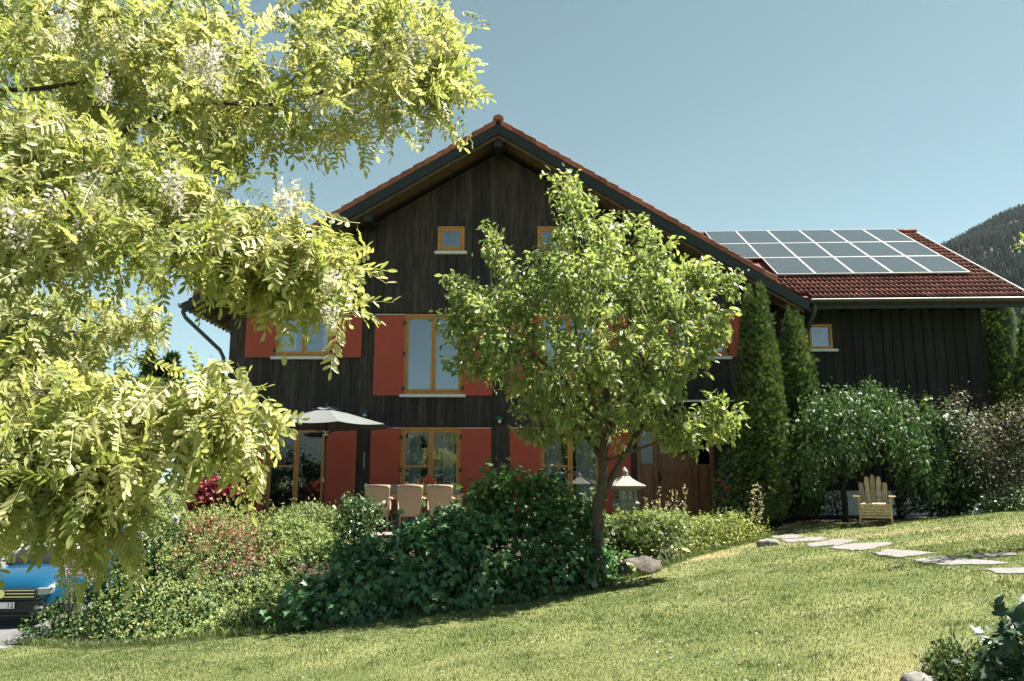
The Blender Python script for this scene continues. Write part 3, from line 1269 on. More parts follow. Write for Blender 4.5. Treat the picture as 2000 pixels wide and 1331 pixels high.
for r_ in range(RowN):
    s0 = r_ * TL
    for c_ in range(34):
        x_ = RR - (c_ + 1) * TW
        under = s0 > panel_bottom + .25 and x_ < PR - .15
        if under or x_ < -s0 * math.cos(WT) - .02 or x_ < -1.6 or s0 + TL > RD / math.cos(WT) + .1:
            continue
        o = link('roof_tile', tme, None, wroof)
        o.matrix_local = Matrix.Translation((x_, s0 * math.cos(WT) - .02, EZ + s0 * math.sin(WT) - .06)) @ Qs @ Matrix.Rotation(random.uniform(-.012, .012), 4, 'Z')
for i in range(26):
    x_ = RR - .40 * (i + 1)
    prof2 = [(RD + .12 * math.cos(t), EZ + WSL * RD - .03 + .11 * math.sin(t)) for t in np.linspace(0, math.pi, 7)]
    if x_ < -2:
        break
    vs = [(x_, y, z) for y, z in prof2] + [(x_ + .42, y, z + .01) for y, z in prof2]
    MB().add(vs, [(j, j + 7, j + 8, j + 1) for j in range(6)] + [tuple(range(7)), tuple(range(13, 6, -1))]).build('ridge_tile', M['tile_w'], wroof)
# hidden roof surface under the panels
mb = MB()
s1 = panel_bottom + .1
mb.add([(.05, s1 * math.cos(WT), EZ + s1 * math.sin(WT) - .05), (PR - .1, s1 * math.cos(WT), EZ + s1 * math.sin(WT) - .05), (PR - .1, RD, EZ + WSL * RD - .05), (-4.9, RD, EZ + WSL * RD - .05), (-1.6, s1 * math.cos(WT) + .4, EZ + (s1 + .47) * math.sin(WT) - .05)], [(0, 1, 2, 3, 4)])
mb.build('underlay', M['tile_w'], wroof)
# verge board at right, gutter, fascia
vs = []
for x in (RR - .028, RR + .012):
    vs += [(x, .0, EZ - .24), (x, RD, EZ + WSL * RD - .24), (x, RD, EZ + WSL * RD + .02), (x, .0, EZ + .02)]
MB().add(vs, [(0, 3, 2, 1), (4, 5, 6, 7), (0, 1, 5, 4), (2, 3, 7, 6), (0, 4, 7, 3), (1, 2, 6, 5)]).build('verge_board', M['barge'], wing)
MB().box(.03, RR - .03, .055, .085, EZ - .30, EZ - .03).build('fascia', M['barge'], wing)
gut = gutter_mb(-.02, -.05, RR + .03, -.05, EZ - .10, .085).build('gutter', M['anthracite'], wing)
MB().tube([(-.02, -.135, EZ - .095), (RR + .03, -.135, EZ - .095)], .012, 8).build('gutter_bead', M['sill'], gut)
MB().tube([(.08, -.04, EZ - .16), (.08, -.03, EZ - .36), (.02, .4, EZ - .75), (-.1, WD - .15, EZ - 1.1), (-.1, WD - .12, EZ - 1.4), (-.1, WD - .12, .3)], .05, 10).build('downpipe', M['anthracite'], wing, smooth=True)
MB().box(WL, RR - .1, .1, WD - .06, EZ - .02, EZ + .0).build('soffit', M['plank_wing'], wing)
for k in range(7):
    xr = .4 + k * .75
    if xr < RR:
        MB().box(xr, xr + .1, .1, WD - .06, EZ - .15, EZ - .025).build('rafter', M['plank_wing'], wing)
# verge return where the main barge board meets the wing gutter
MB().prism([(6.2 - 7.3, ZA - SL * 6.55 - .43), (.05, EZ - .42), (.05, EZ - .30), (6.2 - 7.3, ZA - SL * 6.55 - .40)], .02, .05).build('corner_board', M['barge'], wing)
# small square window
x0, x1, z0, z1 = ow
g = .003
mb = MB()
fw = .07
yf, yb = WD - .05, WD + .1
mb.box(x0 + g, x0 + fw, yf, yb, z0 + g, z1 - g).box(x1 - fw, x1 - g, yf, yb, z0 + g, z1 - g).box(x0 + fw, x1 - fw, yf, yb, z1 - fw, z1 - g).box(x0 + fw, x1 - fw, yf, yb, z0 + g, z0 + fw)
w = mb.build('window', M['frame'], wing, bevel=.006)
MB().box(x0 + fw, x1 - fw, yf + .05, yf + .06, z0 + fw, z1 - fw).build('pane', M['glass'], w)
MB().box(x0 - .06, x1 + .1, WD - .13, WD - .03, z0 - .07, z0 - .002).build('sill', M['sill'], w, bevel=.006)
MB().box(x0 - .2, x1 + .2, WD + .6, WD + .62, z0 - .3, z1 + .3).build('room_dark_sheet', M['wallback'], w)  # near-black sheet standing in for the unlit room behind the pane

# solar panels
def pvmat():
    m, t, b = nt('solar_cells')
    N, L = t.nodes, t.links
    tc = N.new('ShaderNodeTexCoord')
    br = N.new('ShaderNodeTexBrick')
    br.offset = 0
    br.inputs['Color1'].default_value = (.034, .044, .048, 1)
    br.inputs['Color2'].default_value = (.040, .050, .053, 1)
    br.inputs['Mortar'].default_value = (.075, .085, .088, 1)
    br.inputs['Scale'].default_value = 1.0
    br.inputs['Mortar Size'].default_value = .003
    br.inputs['Brick Width'].default_value = .158
    br.inputs['Row Height'].default_value = .158
    L.new(tc.outputs['Object'], br.inputs['Vector'])
    L.new(br.outputs['Color'], b.inputs['Base Color'])
    b.inputs['Roughness'].default_value = .09
    b.inputs['Specular IOR Level'].default_value = .35
    return m


M['pv'] = pvmat()
M['alu'] = mat('aluminium_frame', (.36, .37, .38), .4, .05, 6, metal=.2)
pf_me = MB().box(0, .02, 0, PH, 0, .04).box(PW - .02, PW, 0, PH, 0, .04).box(.02, PW - .02, 0, .022, 0, .04).box(.02, PW - .02, PH - .022, PH, 0, .04).mesh('frame')
pf_me.materials.append(M['alu'])
pc_me = MB().box(.019, PW - .019, .021, PH - .021, .012, .036).mesh('cell_sheet')
pc_me.materials.append(M['pv'])
MW = wing.matrix_basis.copy()
MW = Matrix.Translation((7.3, 19.0, 0)) @ Matrix.Rotation(WR, 4, 'Z')
rows = ['bottom', 'middle', 'top']
ordn = ['rightmost', 'second from the right', 'third from the right', 'fourth from the right', 'fifth from the right', 'sixth from the right']
for r_ in range(3):
    for c_ in range(5 if r_ == 0 else 6):
        s0 = panel_bottom + r_ * (PH + .022)
        x_ = PR - (c_ + 1) * (PW + .012)
        o = thing('solar_panel', f'grey glass solar panel, {ordn[c_]} in the {rows[r_]} row on the wing roof', 'solar panel', group='solar panels on the wing roof')
        o.matrix_world = MW @ Matrix.Translation((x_, s0 * math.cos(WT), EZ + s0 * math.sin(WT) + .07)) @ Qs
        link('frame', pf_me, None, o)
        link('cell_sheet', pc_me, None, o)
        if c_ % 2 == 0 and r_ < 3:
            MB().box(.2, .24, .05, PH - .05, -.11, -.001).build('mounting_rail', M['alu'], o)

# ------------------------------------------------------------------ far setting: wooded hills
M['hill'] = mat('forest_floor', (.010, .018, .011), .95, .3, .02)
M['conifer_far'] = leafmat('far_spruce_green', [(.0045, .014, .010), (.008, .021, .013), (.013, .029, .016)], .1, .9, .05)


def hill_z(x, y, hills):
    z = np.full_like(x, -60.0)
    for cx, cy, rx, ry, h in hills:
        d = np.sqrt(((x - cx) / rx) ** 2 + ((y - cy) / ry) ** 2)
        z = np.maximum(z, h * np.clip(1 - d, -1, 1) ** 1 if False else h * (1 - d))
    z = z + 22 * np.sin(x / 170.0 + 1) * np.sin(y / 140.0) + 9 * np.sin(x / 55.0) * np.cos(y / 63.0)
    return z


HILLS = [(2900, 2900, 3300, 3300, 1400), (2900, 2900, 1300, 1400, 560), (-600, -3600, 3600, 1900, 330), (-3800, 600, 1500, 3000, 420)]
for hi, H in enumerate((HILLS[:2], HILLS[2:3], HILLS[3:])):
    xs_ = np.linspace(min(h[0] - h[2] for h in H), max(h[0] + h[2] for h in H), 70)
    ys_ = np.linspace(min(h[1] - h[3] for h in H), max(h[1] + h[3] for h in H), 70)
    X_, Y_ = np.meshgrid(xs_, ys_)
    Z_ = hill_z(X_, Y_, H)
    id_ = np.arange(70 * 70).reshape(70, 70)
    fq = np.stack([id_[:-1, :-1], id_[:-1, 1:], id_[1:, 1:], id_[1:, :-1]], -1).reshape(-1, 4)
    hm = bpy.data.meshes.new('hill')
    hm.from_pydata(np.stack([X_.ravel(), Y_.ravel(), np.maximum(Z_, -40).ravel()], -1).tolist(), [], fq.tolist())
    hm.polygons.foreach_set('use_smooth', [True] * len(hm.polygons))
    tag(link('hill', hm, M['hill']), kind='structure')
# spruces on the hill that the photo sees
n = 60000
px = rng.uniform(500, 2900, n)
py = rng.uniform(800, 3700, n)
az = np.arctan2(px, py)
pz = hill_z(px, py, HILLS[:2])
q = (az > R(25)) & (az < R(39)) & (pz > 0)
px, py, pz = px[q], py[q], pz[q]
n = len(px)
hgt = rng.uniform(16, 34, n)
rad = hgt * rng.uniform(.13, .2, n)
k = 6
ang = np.arange(k) * 2 * math.pi / k
tv, tf = [], []
for (r_, z_) in ((.45, 0.05), (1.0, .16), (.62, .5), (.28, .8)):
    for a in ang:
        tv.append((r_ * math.cos(a), r_ * math.sin(a), z_))
tv.append((0, 0, 1.0))
for lv in range(3):
    for i in range(k):
        a, b, c, d = lv * k + i, lv * k + (i + 1) % k, (lv + 1) * k + (i + 1) % k, (lv + 1) * k + i
        tf += [(a, b, c), (a, c, d)]
for i in range(k):
    tf.append((3 * k + i, 3 * k + (i + 1) % k, 4 * k))
tv, tf = np.array(tv), np.array(tf)
ro = rng.uniform(.75, 1.25, (n, len(tv), 1))
Vv = np.stack([px, py, pz - 1], -1)[:, None, :] + tv[None] * np.stack([rad, rad, hgt], -1)[:, None, :] * np.concatenate([ro, ro, np.ones_like(ro)], -1)
Ff = (tf[None] + (np.arange(n) * len(tv))[:, None, None]).reshape(-1, 3)
print('far spruces', n)
fw_ = link('far_spruce_forest', tri_mesh('far_spruce_forest', Vv.reshape(-1, 3), Ff, np.repeat(rng.random(n), len(tv))), M['conifer_far'])
tag(fw_, 'dark spruce forest covering the distant hillside at right', 'forest', kind='stuff')


# ------------------------------------------------------------------ leaf materials
M['bark'] = mat('brown_bark', (.075, .055, .04), .9, .35, 18, (1, 1, .4), .5)
M['bark_d'] = mat('dark_bark', (.030, .024, .018), .9, .35, 18, (1, 1, .4), .5)
M['robinia'] = leafmat('golden_robinia_leaf', [(.16, .21, .05), (.29, .325, .115), (.43, .43, .21), (.56, .53, .33)], .52, .45, .4, (1.0, 1.0, .62))
M['blossom'] = leafmat('cream_white_blossom', [(.46, .43, .32), (.58, .56, .49), (.54, .49, .45)], .35, .6, .3, (1, 1, .95))
M['cherry'] = leafmat('cherry_leaf', [(.10, .155, .055), (.20, .255, .095), (.32, .36, .155), (.43, .43, .21)], .48, .45, .5, (1.0, 1.06, .6))
M['spruce'] = leafmat('dark_conifer_green', [(.022, .05, .022), (.036, .072, .030), (.055, .095, .034)], .12, .6, .3)
M['thuja'] = leafmat('thuja_green', [(.034, .066, .020), (.06, .10, .028), (.10, .14, .042), (.14, .17, .06)], .2, .6, .3)


# ------------------------------------------------------------------ golden robinia, close at the left
rob = thing('golden_robinia_tree', 'golden leaved robinia hanging into the left foreground with white blossom', 'tree', (-4.9, 3.9, gz(-4.9, 3.9)))
RW = Vector(rob.location)


def rel(o, mb):
    l = Vector(o.location)
    mb.v = [(v[0] - l.x, v[1] - l.y, v[2] - l.z) for v in mb.v]
    return mb


t0 = RW.copy()
fork = Vector((-4.4, 3.8, 2.0))
limbs = [
    ([t0, t0 + Vector((.1, -.05, 1.2)), fork], .15, .10),
    ([fork, at(-330, 420, 3.4), at(0, 175, 3.5), at(160, 165, 3.6), at(250, 130, 3.7), at(400, 60, 3.8)], .032, .005),
    ([fork, at(-350, 520, 3.5), at(100, 360, 3.4), at(252, 255, 3.3), at(310, 222, 3.3), at(400, 204, 3.35), at(540, 202, 3.4), at(680, 170, 3.5), at(830, 120, 3.6)], .034, .005),
    ([fork, at(-300, 600, 3.0), at(-60, 330, 3.1), at(150, 330, 3.05), at(300, 390, 3.0), at(450, 440, 3.0), at(600, 520, 3.0), at(700, 560, 3.0)], .026, .004),
    ([fork, at(-300, 660, 2.8), at(-60, 450, 2.7), at(120, 440, 2.65), at(300, 490, 2.65), at(420, 500, 2.7)], .024, .004),
    ([fork, at(-400, 700, 4.6), at(-100, 560, 5.2), at(100, 600, 5.4), at(210, 640, 5.4), at(310, 620, 5.5)], .035, .005),
    ([fork, at(-420, 760, 3.6), at(-60, 740, 2.8), at(50, 720, 2.7), at(120, 780, 2.6), at(260, 830, 2.5), at(380, 830, 2.45), at(450, 845, 2.4)], .026, .004),
    ([fork + Vector((0, 0, -.4)), at(-420, 900, 3.0), at(-50, 880, 2.5), at(110, 910, 2.4), at(200, 960, 2.35), at(225, 1040, 2.35)], .022, .004),
    ([fork, at(-350, 300, 3.2), at(-100, 60, 4.1), at(150, 20, 4.1), at(330, 60, 4.0), at(440, 130, 3.9)], .022, .004),
]
# (outline in photo pixels, depth, half depth, sprays)
ZONES = [
    ([(-60, -30), (470, -30), (470, 60), (330, 150), (250, 300), (-60, 330)], 4.1, .6, 180),
    ([(590, -30), (890, -30), (880, 20), (840, 70), (800, 60), (700, 90), (610, 40)], 3.9, .35, 28),
    ([(290, 90), (470, 30), (560, 90), (640, 60), (820, 60), (835, 130), (860, 195), (800, 250), (700, 260), (620, 300), (420, 340), (260, 300)], 3.7, .5, 165),
    ([(-60, 200), (160, 230), (310, 310), (420, 360), (540, 390), (600, 370), (610, 430), (480, 440), (400, 390), (340, 420), (200, 410), (-60, 430)], 3.05, .3, 135),
    ([(-60, 400), (180, 400), (330, 430), (350, 500), (230, 515), (-60, 520)], 2.65, .25, 80),
    ([(380, 420), (470, 440), (600, 455), (690, 520), (700, 550), (650, 560), (560, 560), (470, 530), (390, 500)], 3.0, .25, 95),
    ([(-60, 560), (80, 580), (190, 570), (330, 590), (310, 630), (240, 680), (180, 730), (140, 760), (60, 720), (-60, 760)], 5.3, .6, 115),
    ([(-60, 600), (60, 620), (120, 760), (200, 790), (320, 780), (420, 790), (435, 835), (400, 840), (320, 842), (160, 890), (-60, 920)], 2.5, .32, 225),
    ([(400, 790), (460, 790), (470, 845), (480, 865), (440, 870), (380, 850)], 2.35, .15, 26),
    ([(-60, 890), (150, 880), (300, 880), (270, 920), (200, 950), (130, 960), (-60, 960)], 2.3, .22, 96),
    ([(845, 60), (880, 30), (900, 60), (880, 150), (905, 215), (860, 230), (820, 160)], 3.6, .2, 24),
    ([(170, 960), (215, 960), (240, 1060), (200, 1075)], 2.4, .12, 14),
    ([(30, 980), (120, 970), (120, 1010), (85, 1050), (50, 1040)], 2.3, .12, 10),
]
Arr, Szs = [], []
for poly, Y0, hf, n in ZONES:
    P, _ = volume(poly, Y0, hf, n, 60)
    Arr.append(P)
    Szs.append(np.full(n, .80 if Y0 < 2.8 else 1.0))
A = np.concatenate(Arr)
mbt, D = grow(limbs, A, .0022, .008, .10)
rel(rob, mbt).build('trunk', M['bark_d'], rob, smooth=True)
D = unit(D + np.array([.25, -.05, -.15]))
TC = [T_compound(nn, lw, s, d) for nn, lw, s, d in ((13, .42, 1, .15), (15, .38, 2, .35), (11, .46, 3, .55), (13, .36, 4, .25), (9, .44, 5, .4), (17, .36, 6, .5))]
fo = spray_leaves(A - np.array(RW), D, 7, .19, .05, (.10, .21), TC, 'foliage', M['robinia'], rob, droop=.7, upw=.75, sc=np.concatenate(Szs))
# hanging racemes
def raceme(seed):
    r = np.random.default_rng(seed)
    V, F, q = [], [], []
    for i in range(40):
        t = i / 39
        a = i * 2.4
        rad_ = .026 * (1 - .75 * t) + .006
        P = np.array([[rad_ * math.cos(a), rad_ * math.sin(a), -.02 - .13 * t]])
        V.append(P)
    P = np.concatenate(V)
    return leaves_np(P, unit(P * [1, 1, 0] + [0, 0, -.012]), rdir(40), r.uniform(.034, .05, 40) * (1.1 - .5 * np.arange(40) / 40), T_star(2, seed, .8), r.random(40))


RC = [tri_mesh('blossom_raceme', *raceme(s)) for s in (1, 2, 3)]
for r_ in RC:
    r_.materials.append(M['blossom'])
for i, (x_, y_, Y_, s_) in enumerate([(372, 78, 2.7, 1.1), (400, 82, 2.7, 1.1), (425, 90, 2.75, 1.0), (128, 20, 2.8, 1.1), (415, 125, 2.9, 1.1), (336, 330, 2.7, 1.3), (45, 395, 2.4, 1.2), (172, 420, 2.5, 1.0), (552, 365, 2.75, 1.1), (815, 60, 3.5, 1.2),
                                     (768, 240, 3.4, .9), (618, 185, 3.3, 1.1), (648, 520, 2.8, .9), (838, 225, 3.5, 1.0), (62, 1025, 2.3, .6), (198, 1090, 2.4, .55), (488, 865, 2.4, .65), (205, 150, 3.0, 1.0), (175, 330, 2.6, 1.0), (115, 360, 2.5, .9), (575, 360, 3.0, 1.0), (645, 590, 2.7, .8)]):
    o = link('blossom_raceme', RC[i % 3], None, rob)
    o.location = at(x_, y_, Y_) - RW
    o.scale = (s_ * .9, s_ * .9, s_ * .85)
    o.rotation_euler = (random.uniform(-.25, .25), random.uniform(-.25, .25), random.uniform(0, 6))

# ------------------------------------------------------------------ cherry tree in front of the house
CY = 12.6
cb_ = at(1163, 1125, CY)
chz = gz(cb_.x, CY)
che = thing('cherry_tree', 'leafy cherry tree with slender trunk standing before the house front', 'tree', (cb_.x, CY, chz))
CW = Vector(che.location)
CR = [(1075, 320), (1120, 330), (1165, 385), (1150, 420), (1215, 400), (1275, 430), (1300, 480), (1340, 500), (1420, 520), (1400, 560), (1430, 600), (1390, 640), (1400, 690), (1360, 730), (1340, 780), (1300, 830), (1240, 860), (1180, 880),
      (1100, 860), (1040, 830), (1000, 810), (985, 770), (930, 740), (890, 700), (870, 660), (885, 620), (870, 560), (920, 545), (960, 560), (985, 520), (1035, 500), (1060, 470), (1085, 440), (1065, 390)]
EX = [([(935, 415), (960, 440), (985, 480), (1010, 500), (980, 540), (950, 500)], 22), ([(860, 535), (910, 530), (930, 560), (870, 580)], 12), ([(1275, 835), (1340, 800), (1400, 795), (1468, 785), (1455, 825), (1400, 868), (1330, 885), (1280, 880)], 74),
      ([(1340, 500), (1400, 530), (1460, 535), (1440, 570), (1380, 570), (1330, 540)], 40), ([(1360, 640), (1420, 610), (1430, 640), (1390, 690)], 16), ([(1370, 600), (1440, 605), (1400, 630)], 8), ([(850, 610), (900, 600), (900, 650), (860, 640)], 14), ([(1000, 835), (1080, 850), (1070, 880), (1010, 850)], 12), ([(1370, 770), (1410, 770), (1400, 790)], 5),
      ([(860, 700), (900, 690), (960, 740), (900, 730)], 14)]
P1, _ = volume(CR, CY, 1.8, 1180, 230, skin=.35, erode=6)
P1 += rng.normal(0, .09, P1.shape)
AP = [P1] + [volume(p, CY - .2, .4, n, 30)[0] for p, n in EX]
A = np.concatenate(AP)
cv = lambda x, y, d=0: at(x, y, CY + d)
base = CW
trk = [base, cv(1166, 1060), cv(1172, 980), cv(1178, 900), cv(1184, 850)]
limbs = [(trk, .10, .075),
         ([trk[2], cv(1200, 930, .05), cv(1225, 880, .1), cv(1260, 820, .2), cv(1330, 740, .3), cv(1380, 690, .4)], .06, .008),
         ([trk[4], cv(1150, 800, -.2), cv(1100, 740, -.5), cv(1030, 680, -.7), cv(930, 620, -.8)], .06, .007),
         ([trk[4], cv(1185, 780, 0), cv(1175, 680, .05), cv(1160, 560, 0), cv(1125, 460, -.05), cv(1095, 350, -.05)], .075, .006),
         ([trk[4], cv(1210, 780, .3), cv(1225, 680, .6), cv(1235, 560, .7), cv(1245, 440, .5)], .06, .006),
         ([trk[3], cv(1140, 840, .3), cv(1080, 770, .7), cv(1010, 700, .9), cv(960, 560, .6), cv(950, 450, .3)], .05, .006),
         ([trk[4], cv(1230, 790, -.3), cv(1280, 690, -.8), cv(1310, 600, -.8), cv(1350, 530, -.5)], .05, .006),
         ([trk[3], cv(1240, 880, -.2), cv(1320, 850, -.4), cv(1400, 825, -.5), cv(1450, 800, -.5)], .03, .004),
         ([trk[4], cv(1160, 790, -.6), cv(1130, 680, -1.0), cv(1110, 580, -1.0)], .05, .006)]
mbt, D = grow(limbs, A, .002, .009, .03, jit=.04)
rel(che, mbt).build('trunk', M['bark'], che, smooth=True)
D = unit(D + (A - np.array(cv(1180, 720))) * .25 + np.array([0, 0, .1]))
TO = [T_oval(.46, 1, .06, .10), T_oval(.40, 1, .09, .16), T_oval(.50, 1, .04, .05)]
spray_leaves(A - np.array(CW), D, 14, .30, .055, (.08, .15), TO, 'foliage', M['cherry'], che, droop=.75, upw=.8)


# ------------------------------------------------------------------ garden plants
def ground_at(px_, py_):
    """where a sight line meets the ground"""
    lo, hi = 2.0, 60.0
    u, v = (px_ - 1000) / FPX, (665.5 - py_) / FPX
    for t in np.linspace(2, 40, 1500):
        p = (u * t, (CP - v * SP) * t, EYE + (SP + v * CP) * t)
        if p[2] <= gz(p[0], p[1]):
            return Vector(p)
    return Vector(p)


def body_core(poly, Y0, half, shrink, name, m, parent, org, rows=18, seg=12):
    """added dark core blocking light through a plant: rings following the outline"""
    poly = np.array(poly, float)
    y0, y1 = poly[:, 1].min(), poly[:, 1].max()
    v, f = [], []
    use = []
    for r_ in np.linspace(y0 + (y1 - y0) * .03, y1, rows):
        xs_ = np.linspace(poly[:, 0].min(), poly[:, 0].max(), 160)
        q = inpoly(np.stack([xs_, np.full(160, r_ - .01)], -1), [tuple(p) for p in poly])
        if q.sum() < 2:
            continue
        use.append((r_, xs_[q].min(), xs_[q].max()))
    for r_, a, b in use:
        c_ = (a + b) / 2
        pc = at(c_, r_, Y0)
        hx = (at(b, r_, Y0) - at(a, r_, Y0)).x / 2 * shrink
        hy = min(half, hx * 1.15) * shrink
        for k in range(seg):
            t = 2 * math.pi * k / seg
            j = random.uniform(.86, 1.08)
            v.append((pc.x + hx * math.cos(t) * j - org.x, Y0 + hy * math.sin(t) * j - org.y, pc.z - org.z))
    n = len(use)
    for i in range(n - 1):
        for k in range(seg):
            f.append((i * seg + k, i * seg + (k + 1) % seg, (i + 1) * seg + (k + 1) % seg, (i + 1) * seg + k))
    f.append(tuple(range(seg)))
    me = MB().add(v, f).mesh(name, True)
    a_ = me.attributes.new('rnd', 'FLOAT', 'POINT')
    a_.data.foreach_set('value', np.zeros(len(v), np.float32))  # darkest leaf tone all over: the inner shade is put into the colour
    return link(name, me, m, parent)


def shrub(name, label, poly, Y0, half, n, tm, size, m, cat='shrub', stems=8, upw=.7, droop=.3, skin=.6, group=None, base=None, outw=.6, core=0.0, kind=None, dirbias=(0, 0, 0), stem_mat='bark_d', jit=.7, round_px=None, part='foliage', clump=0, cr=.09, fuzz=.035):
    pp = np.array(poly, float)
    bx, by = pp[:, 0].mean(), pp[:, 1].max()
    yb = float(Y0(np.array([bx]), np.array([by]))[0]) if callable(Y0) else Y0
    bw = at(bx, by, yb)
    if base:
        bw = Vector(base)
    bw.z = gz(bw.x, bw.y)
    if kind == 'stuff':
        o = None
        org = Vector((0, 0, 0))
    else:
        o = thing(name, label, cat, bw, 0, group)
        org = bw
    tone = np.zeros(n)
    if clump:
        C_, out = volume(poly, Y0, half, clump, round_px, skin)
        ci = rng.integers(0, clump, n)
        P = C_[ci] + rng.normal(0, 1, (n, 3)) * np.array([cr, cr, cr * .75]) * rng.uniform(.5, 1.4, (clump, 1))[ci]
        tone = rng.normal(0, .16, clump)[ci]
    else:
        P, out = volume(poly, Y0, half, n, round_px, skin)
    P = P + rng.normal(0, fuzz, (n, 3)) * np.where(rng.random((n, 1)) < .08, 2.6, 1.0)
    P[:, 2] = np.maximum(P[:, 2], gz_np(P[:, 0], P[:, 1]) + .02)
    cen = P.mean(0)
    od = unit((P - cen) / (np.std(P, 0) + .05))
    dirn = unit(od * outw + rng.normal(0, jit, (n, 3)) + np.array([0, 0, -droop]) + np.array(dirbias))
    nor = unit(rng.normal(0, .5, (n, 3)) + np.array([0, -.15, 1.0]) * upw + od * .5)
    S = rng.uniform(size[0], size[1], n)
    # tone drifts in patches over the plant, as young and old growth does
    r = np.clip(.5 + .28 * np.sin(P[:, 0] * 5.1 + P[:, 2] * 4) * np.sin(P[:, 2] * 6.3 + P[:, 1] * 3) + rng.normal(0, .2, n) + tone, 0, 1)
    sel = rng.integers(0, len(tm), n)
    parts = [leaves_np(P[sel == k] - np.array(org), dirn[sel == k], nor[sel == k], S[sel == k], tm[k], r[sel == k]) for k in range(len(tm)) if (sel == k).any()]
    V_, F_, r_ = join_np(parts)
    if kind == 'stuff':
        s_ = link(name, tri_mesh(name, V_, F_, r_), m)
        tag(s_, label, cat, kind='stuff')
        return s_, org, P
    link(part, tri_mesh(part, V_, F_, r_), m, o)
    if stems:
        mbs = MB()
        for i in rng.integers(0, n, stems):
            tip = Vector(P[i]) - org
            b0 = Vector((rng.normal(0, .06), rng.normal(0, .06), -.02))
            mid = (b0 + tip) * .5 + Vector((rng.normal(0, .03), rng.normal(0, .03), .08))
            mbs.tube([b0, mid, tip], [.014, .009, .004], 5, cap=False)
        mbs.build('stems', M[stem_mat], o)
    if core:
        body_core(poly, yb, half if not callable(half) else .5, core, 'dark_filler_core', m, o, org)  # added filler core, stops light and view passing through the foliage
    return o, org, P


LOB = [T_lobed(.12), T_lobed(-.1), T_lobed(.25)]
OVS = [T_oval(.45, 1, .06, .1), T_oval(.55, 1, .04, .06)]
NAR = [T_oval(.26, 1, .04, .12), T_oval(.3, 1, .06, .2)]
RND = [T_round(.9, 1, .08), T_round(.8, 1, .05)]
DIA = [T_dia(.5, 1, .1), T_dia(.4, 1, .05)]
FAN = [T_fan()]
STR = [T_star(4, 1), T_star(4, 2), T_star(5, 3)]

M['lobed'] = leafmat('dark_lobed_leaf', [(.055, .135, .062), (.09, .19, .085), (.14, .245, .105)], .32, .45, .45)
M['mantle'] = leafmat('lady_mantle_leaf', [(.035, .075, .022), (.06, .11, .035), (.10, .155, .05)], .25, .55, .4)
M['mantle_fl'] = leafmat('lime_flower', [(.22, .28, .09), (.31, .36, .13), (.42, .44, .20)], .3, .7, .2)
M['pinkfl'] = leafmat('dusty_pink_flower', [(.36, .10, .09), (.45, .16, .13), (.50, .26, .20)], .3, .6, .3, (1, .6, .6))
M['dome'] = leafmat('grey_green_leaf', [(.10, .15, .045), (.17, .22, .08), (.26, .30, .12)], .25, .6, .3)
M['mid'] = leafmat('mid_green_leaf', [(.030, .07, .02), (.055, .105, .03), (.10, .15, .05)], .25, .4, .5)
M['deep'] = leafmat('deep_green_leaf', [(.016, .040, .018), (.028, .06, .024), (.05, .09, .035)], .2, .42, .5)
M['feather'] = leafmat('feathery_green_leaf', [(.055, .125, .045), (.095, .18, .06), (.15, .235, .085)], .3, .5, .4)
M['pale'] = leafmat('pale_variegated_leaf', [(.09, .13, .05), (.20, .24, .11), (.36, .38, .22)], .28, .55, .3)
M['lime'] = leafmat('lime_ground_cover_leaf', [(.12, .16, .035), (.20, .235, .06), (.32, .34, .11)], .3, .55, .3)
M['redleaf'] = leafmat('red_maple_leaf', [(.11, .018, .022), (.20, .03, .034), (.30, .065, .05)], .35, .45, .4, (1, .3, .3))
M['purple'] = leafmat('purple_brown_leaf', [(.048, .05, .036), (.075, .085, .05), (.115, .14, .07)], .25, .55, .25, (1, .7, .5))
M['weep'] = leafmat('weeping_tree_leaf', [(.036, .078, .030), (.06, .112, .042), (.10, .155, .062)], .28, .5, .3)
M['white_fl'] = leafmat('white_bloom', [(.40, .39, .37), (.5, .49, .47)], .3, .6, .3, (1, 1, 1))
M['redfl'] = leafmat('scarlet_flower', [(.55, .02, .02), (.7, .05, .03)], .3, .5, .3, (1, .4, .3))
M['straw'] = leafmat('pale_flower_spike', [(.30, .28, .16), (.44, .40, .27), (.40, .30, .28)], .3, .7, .2)


def bedY(back, front=0.0):
    """depth of the planted bank under a pixel row"""
    base_x = np.array([0, 60, 300, 600, 850, 1100, 1290, 1490, 1600])
    base_y = np.array([1255, 1255, 1262, 1238, 1203, 1165, 1115, 1065, 1050])
    front_d = np.array([13.6, 13.3, 11.3, 11.0, 11.3, 11.8, 13.2, 15.2, 15.8])

    def f(px_, py_):
        by = np.interp(px_, base_x, base_y)
        fd = np.interp(px_, base_x, front_d)
        t = np.clip((by - py_) / 240.0, 0, 1.2)
        return fd + .35 + front + t * back
    return f


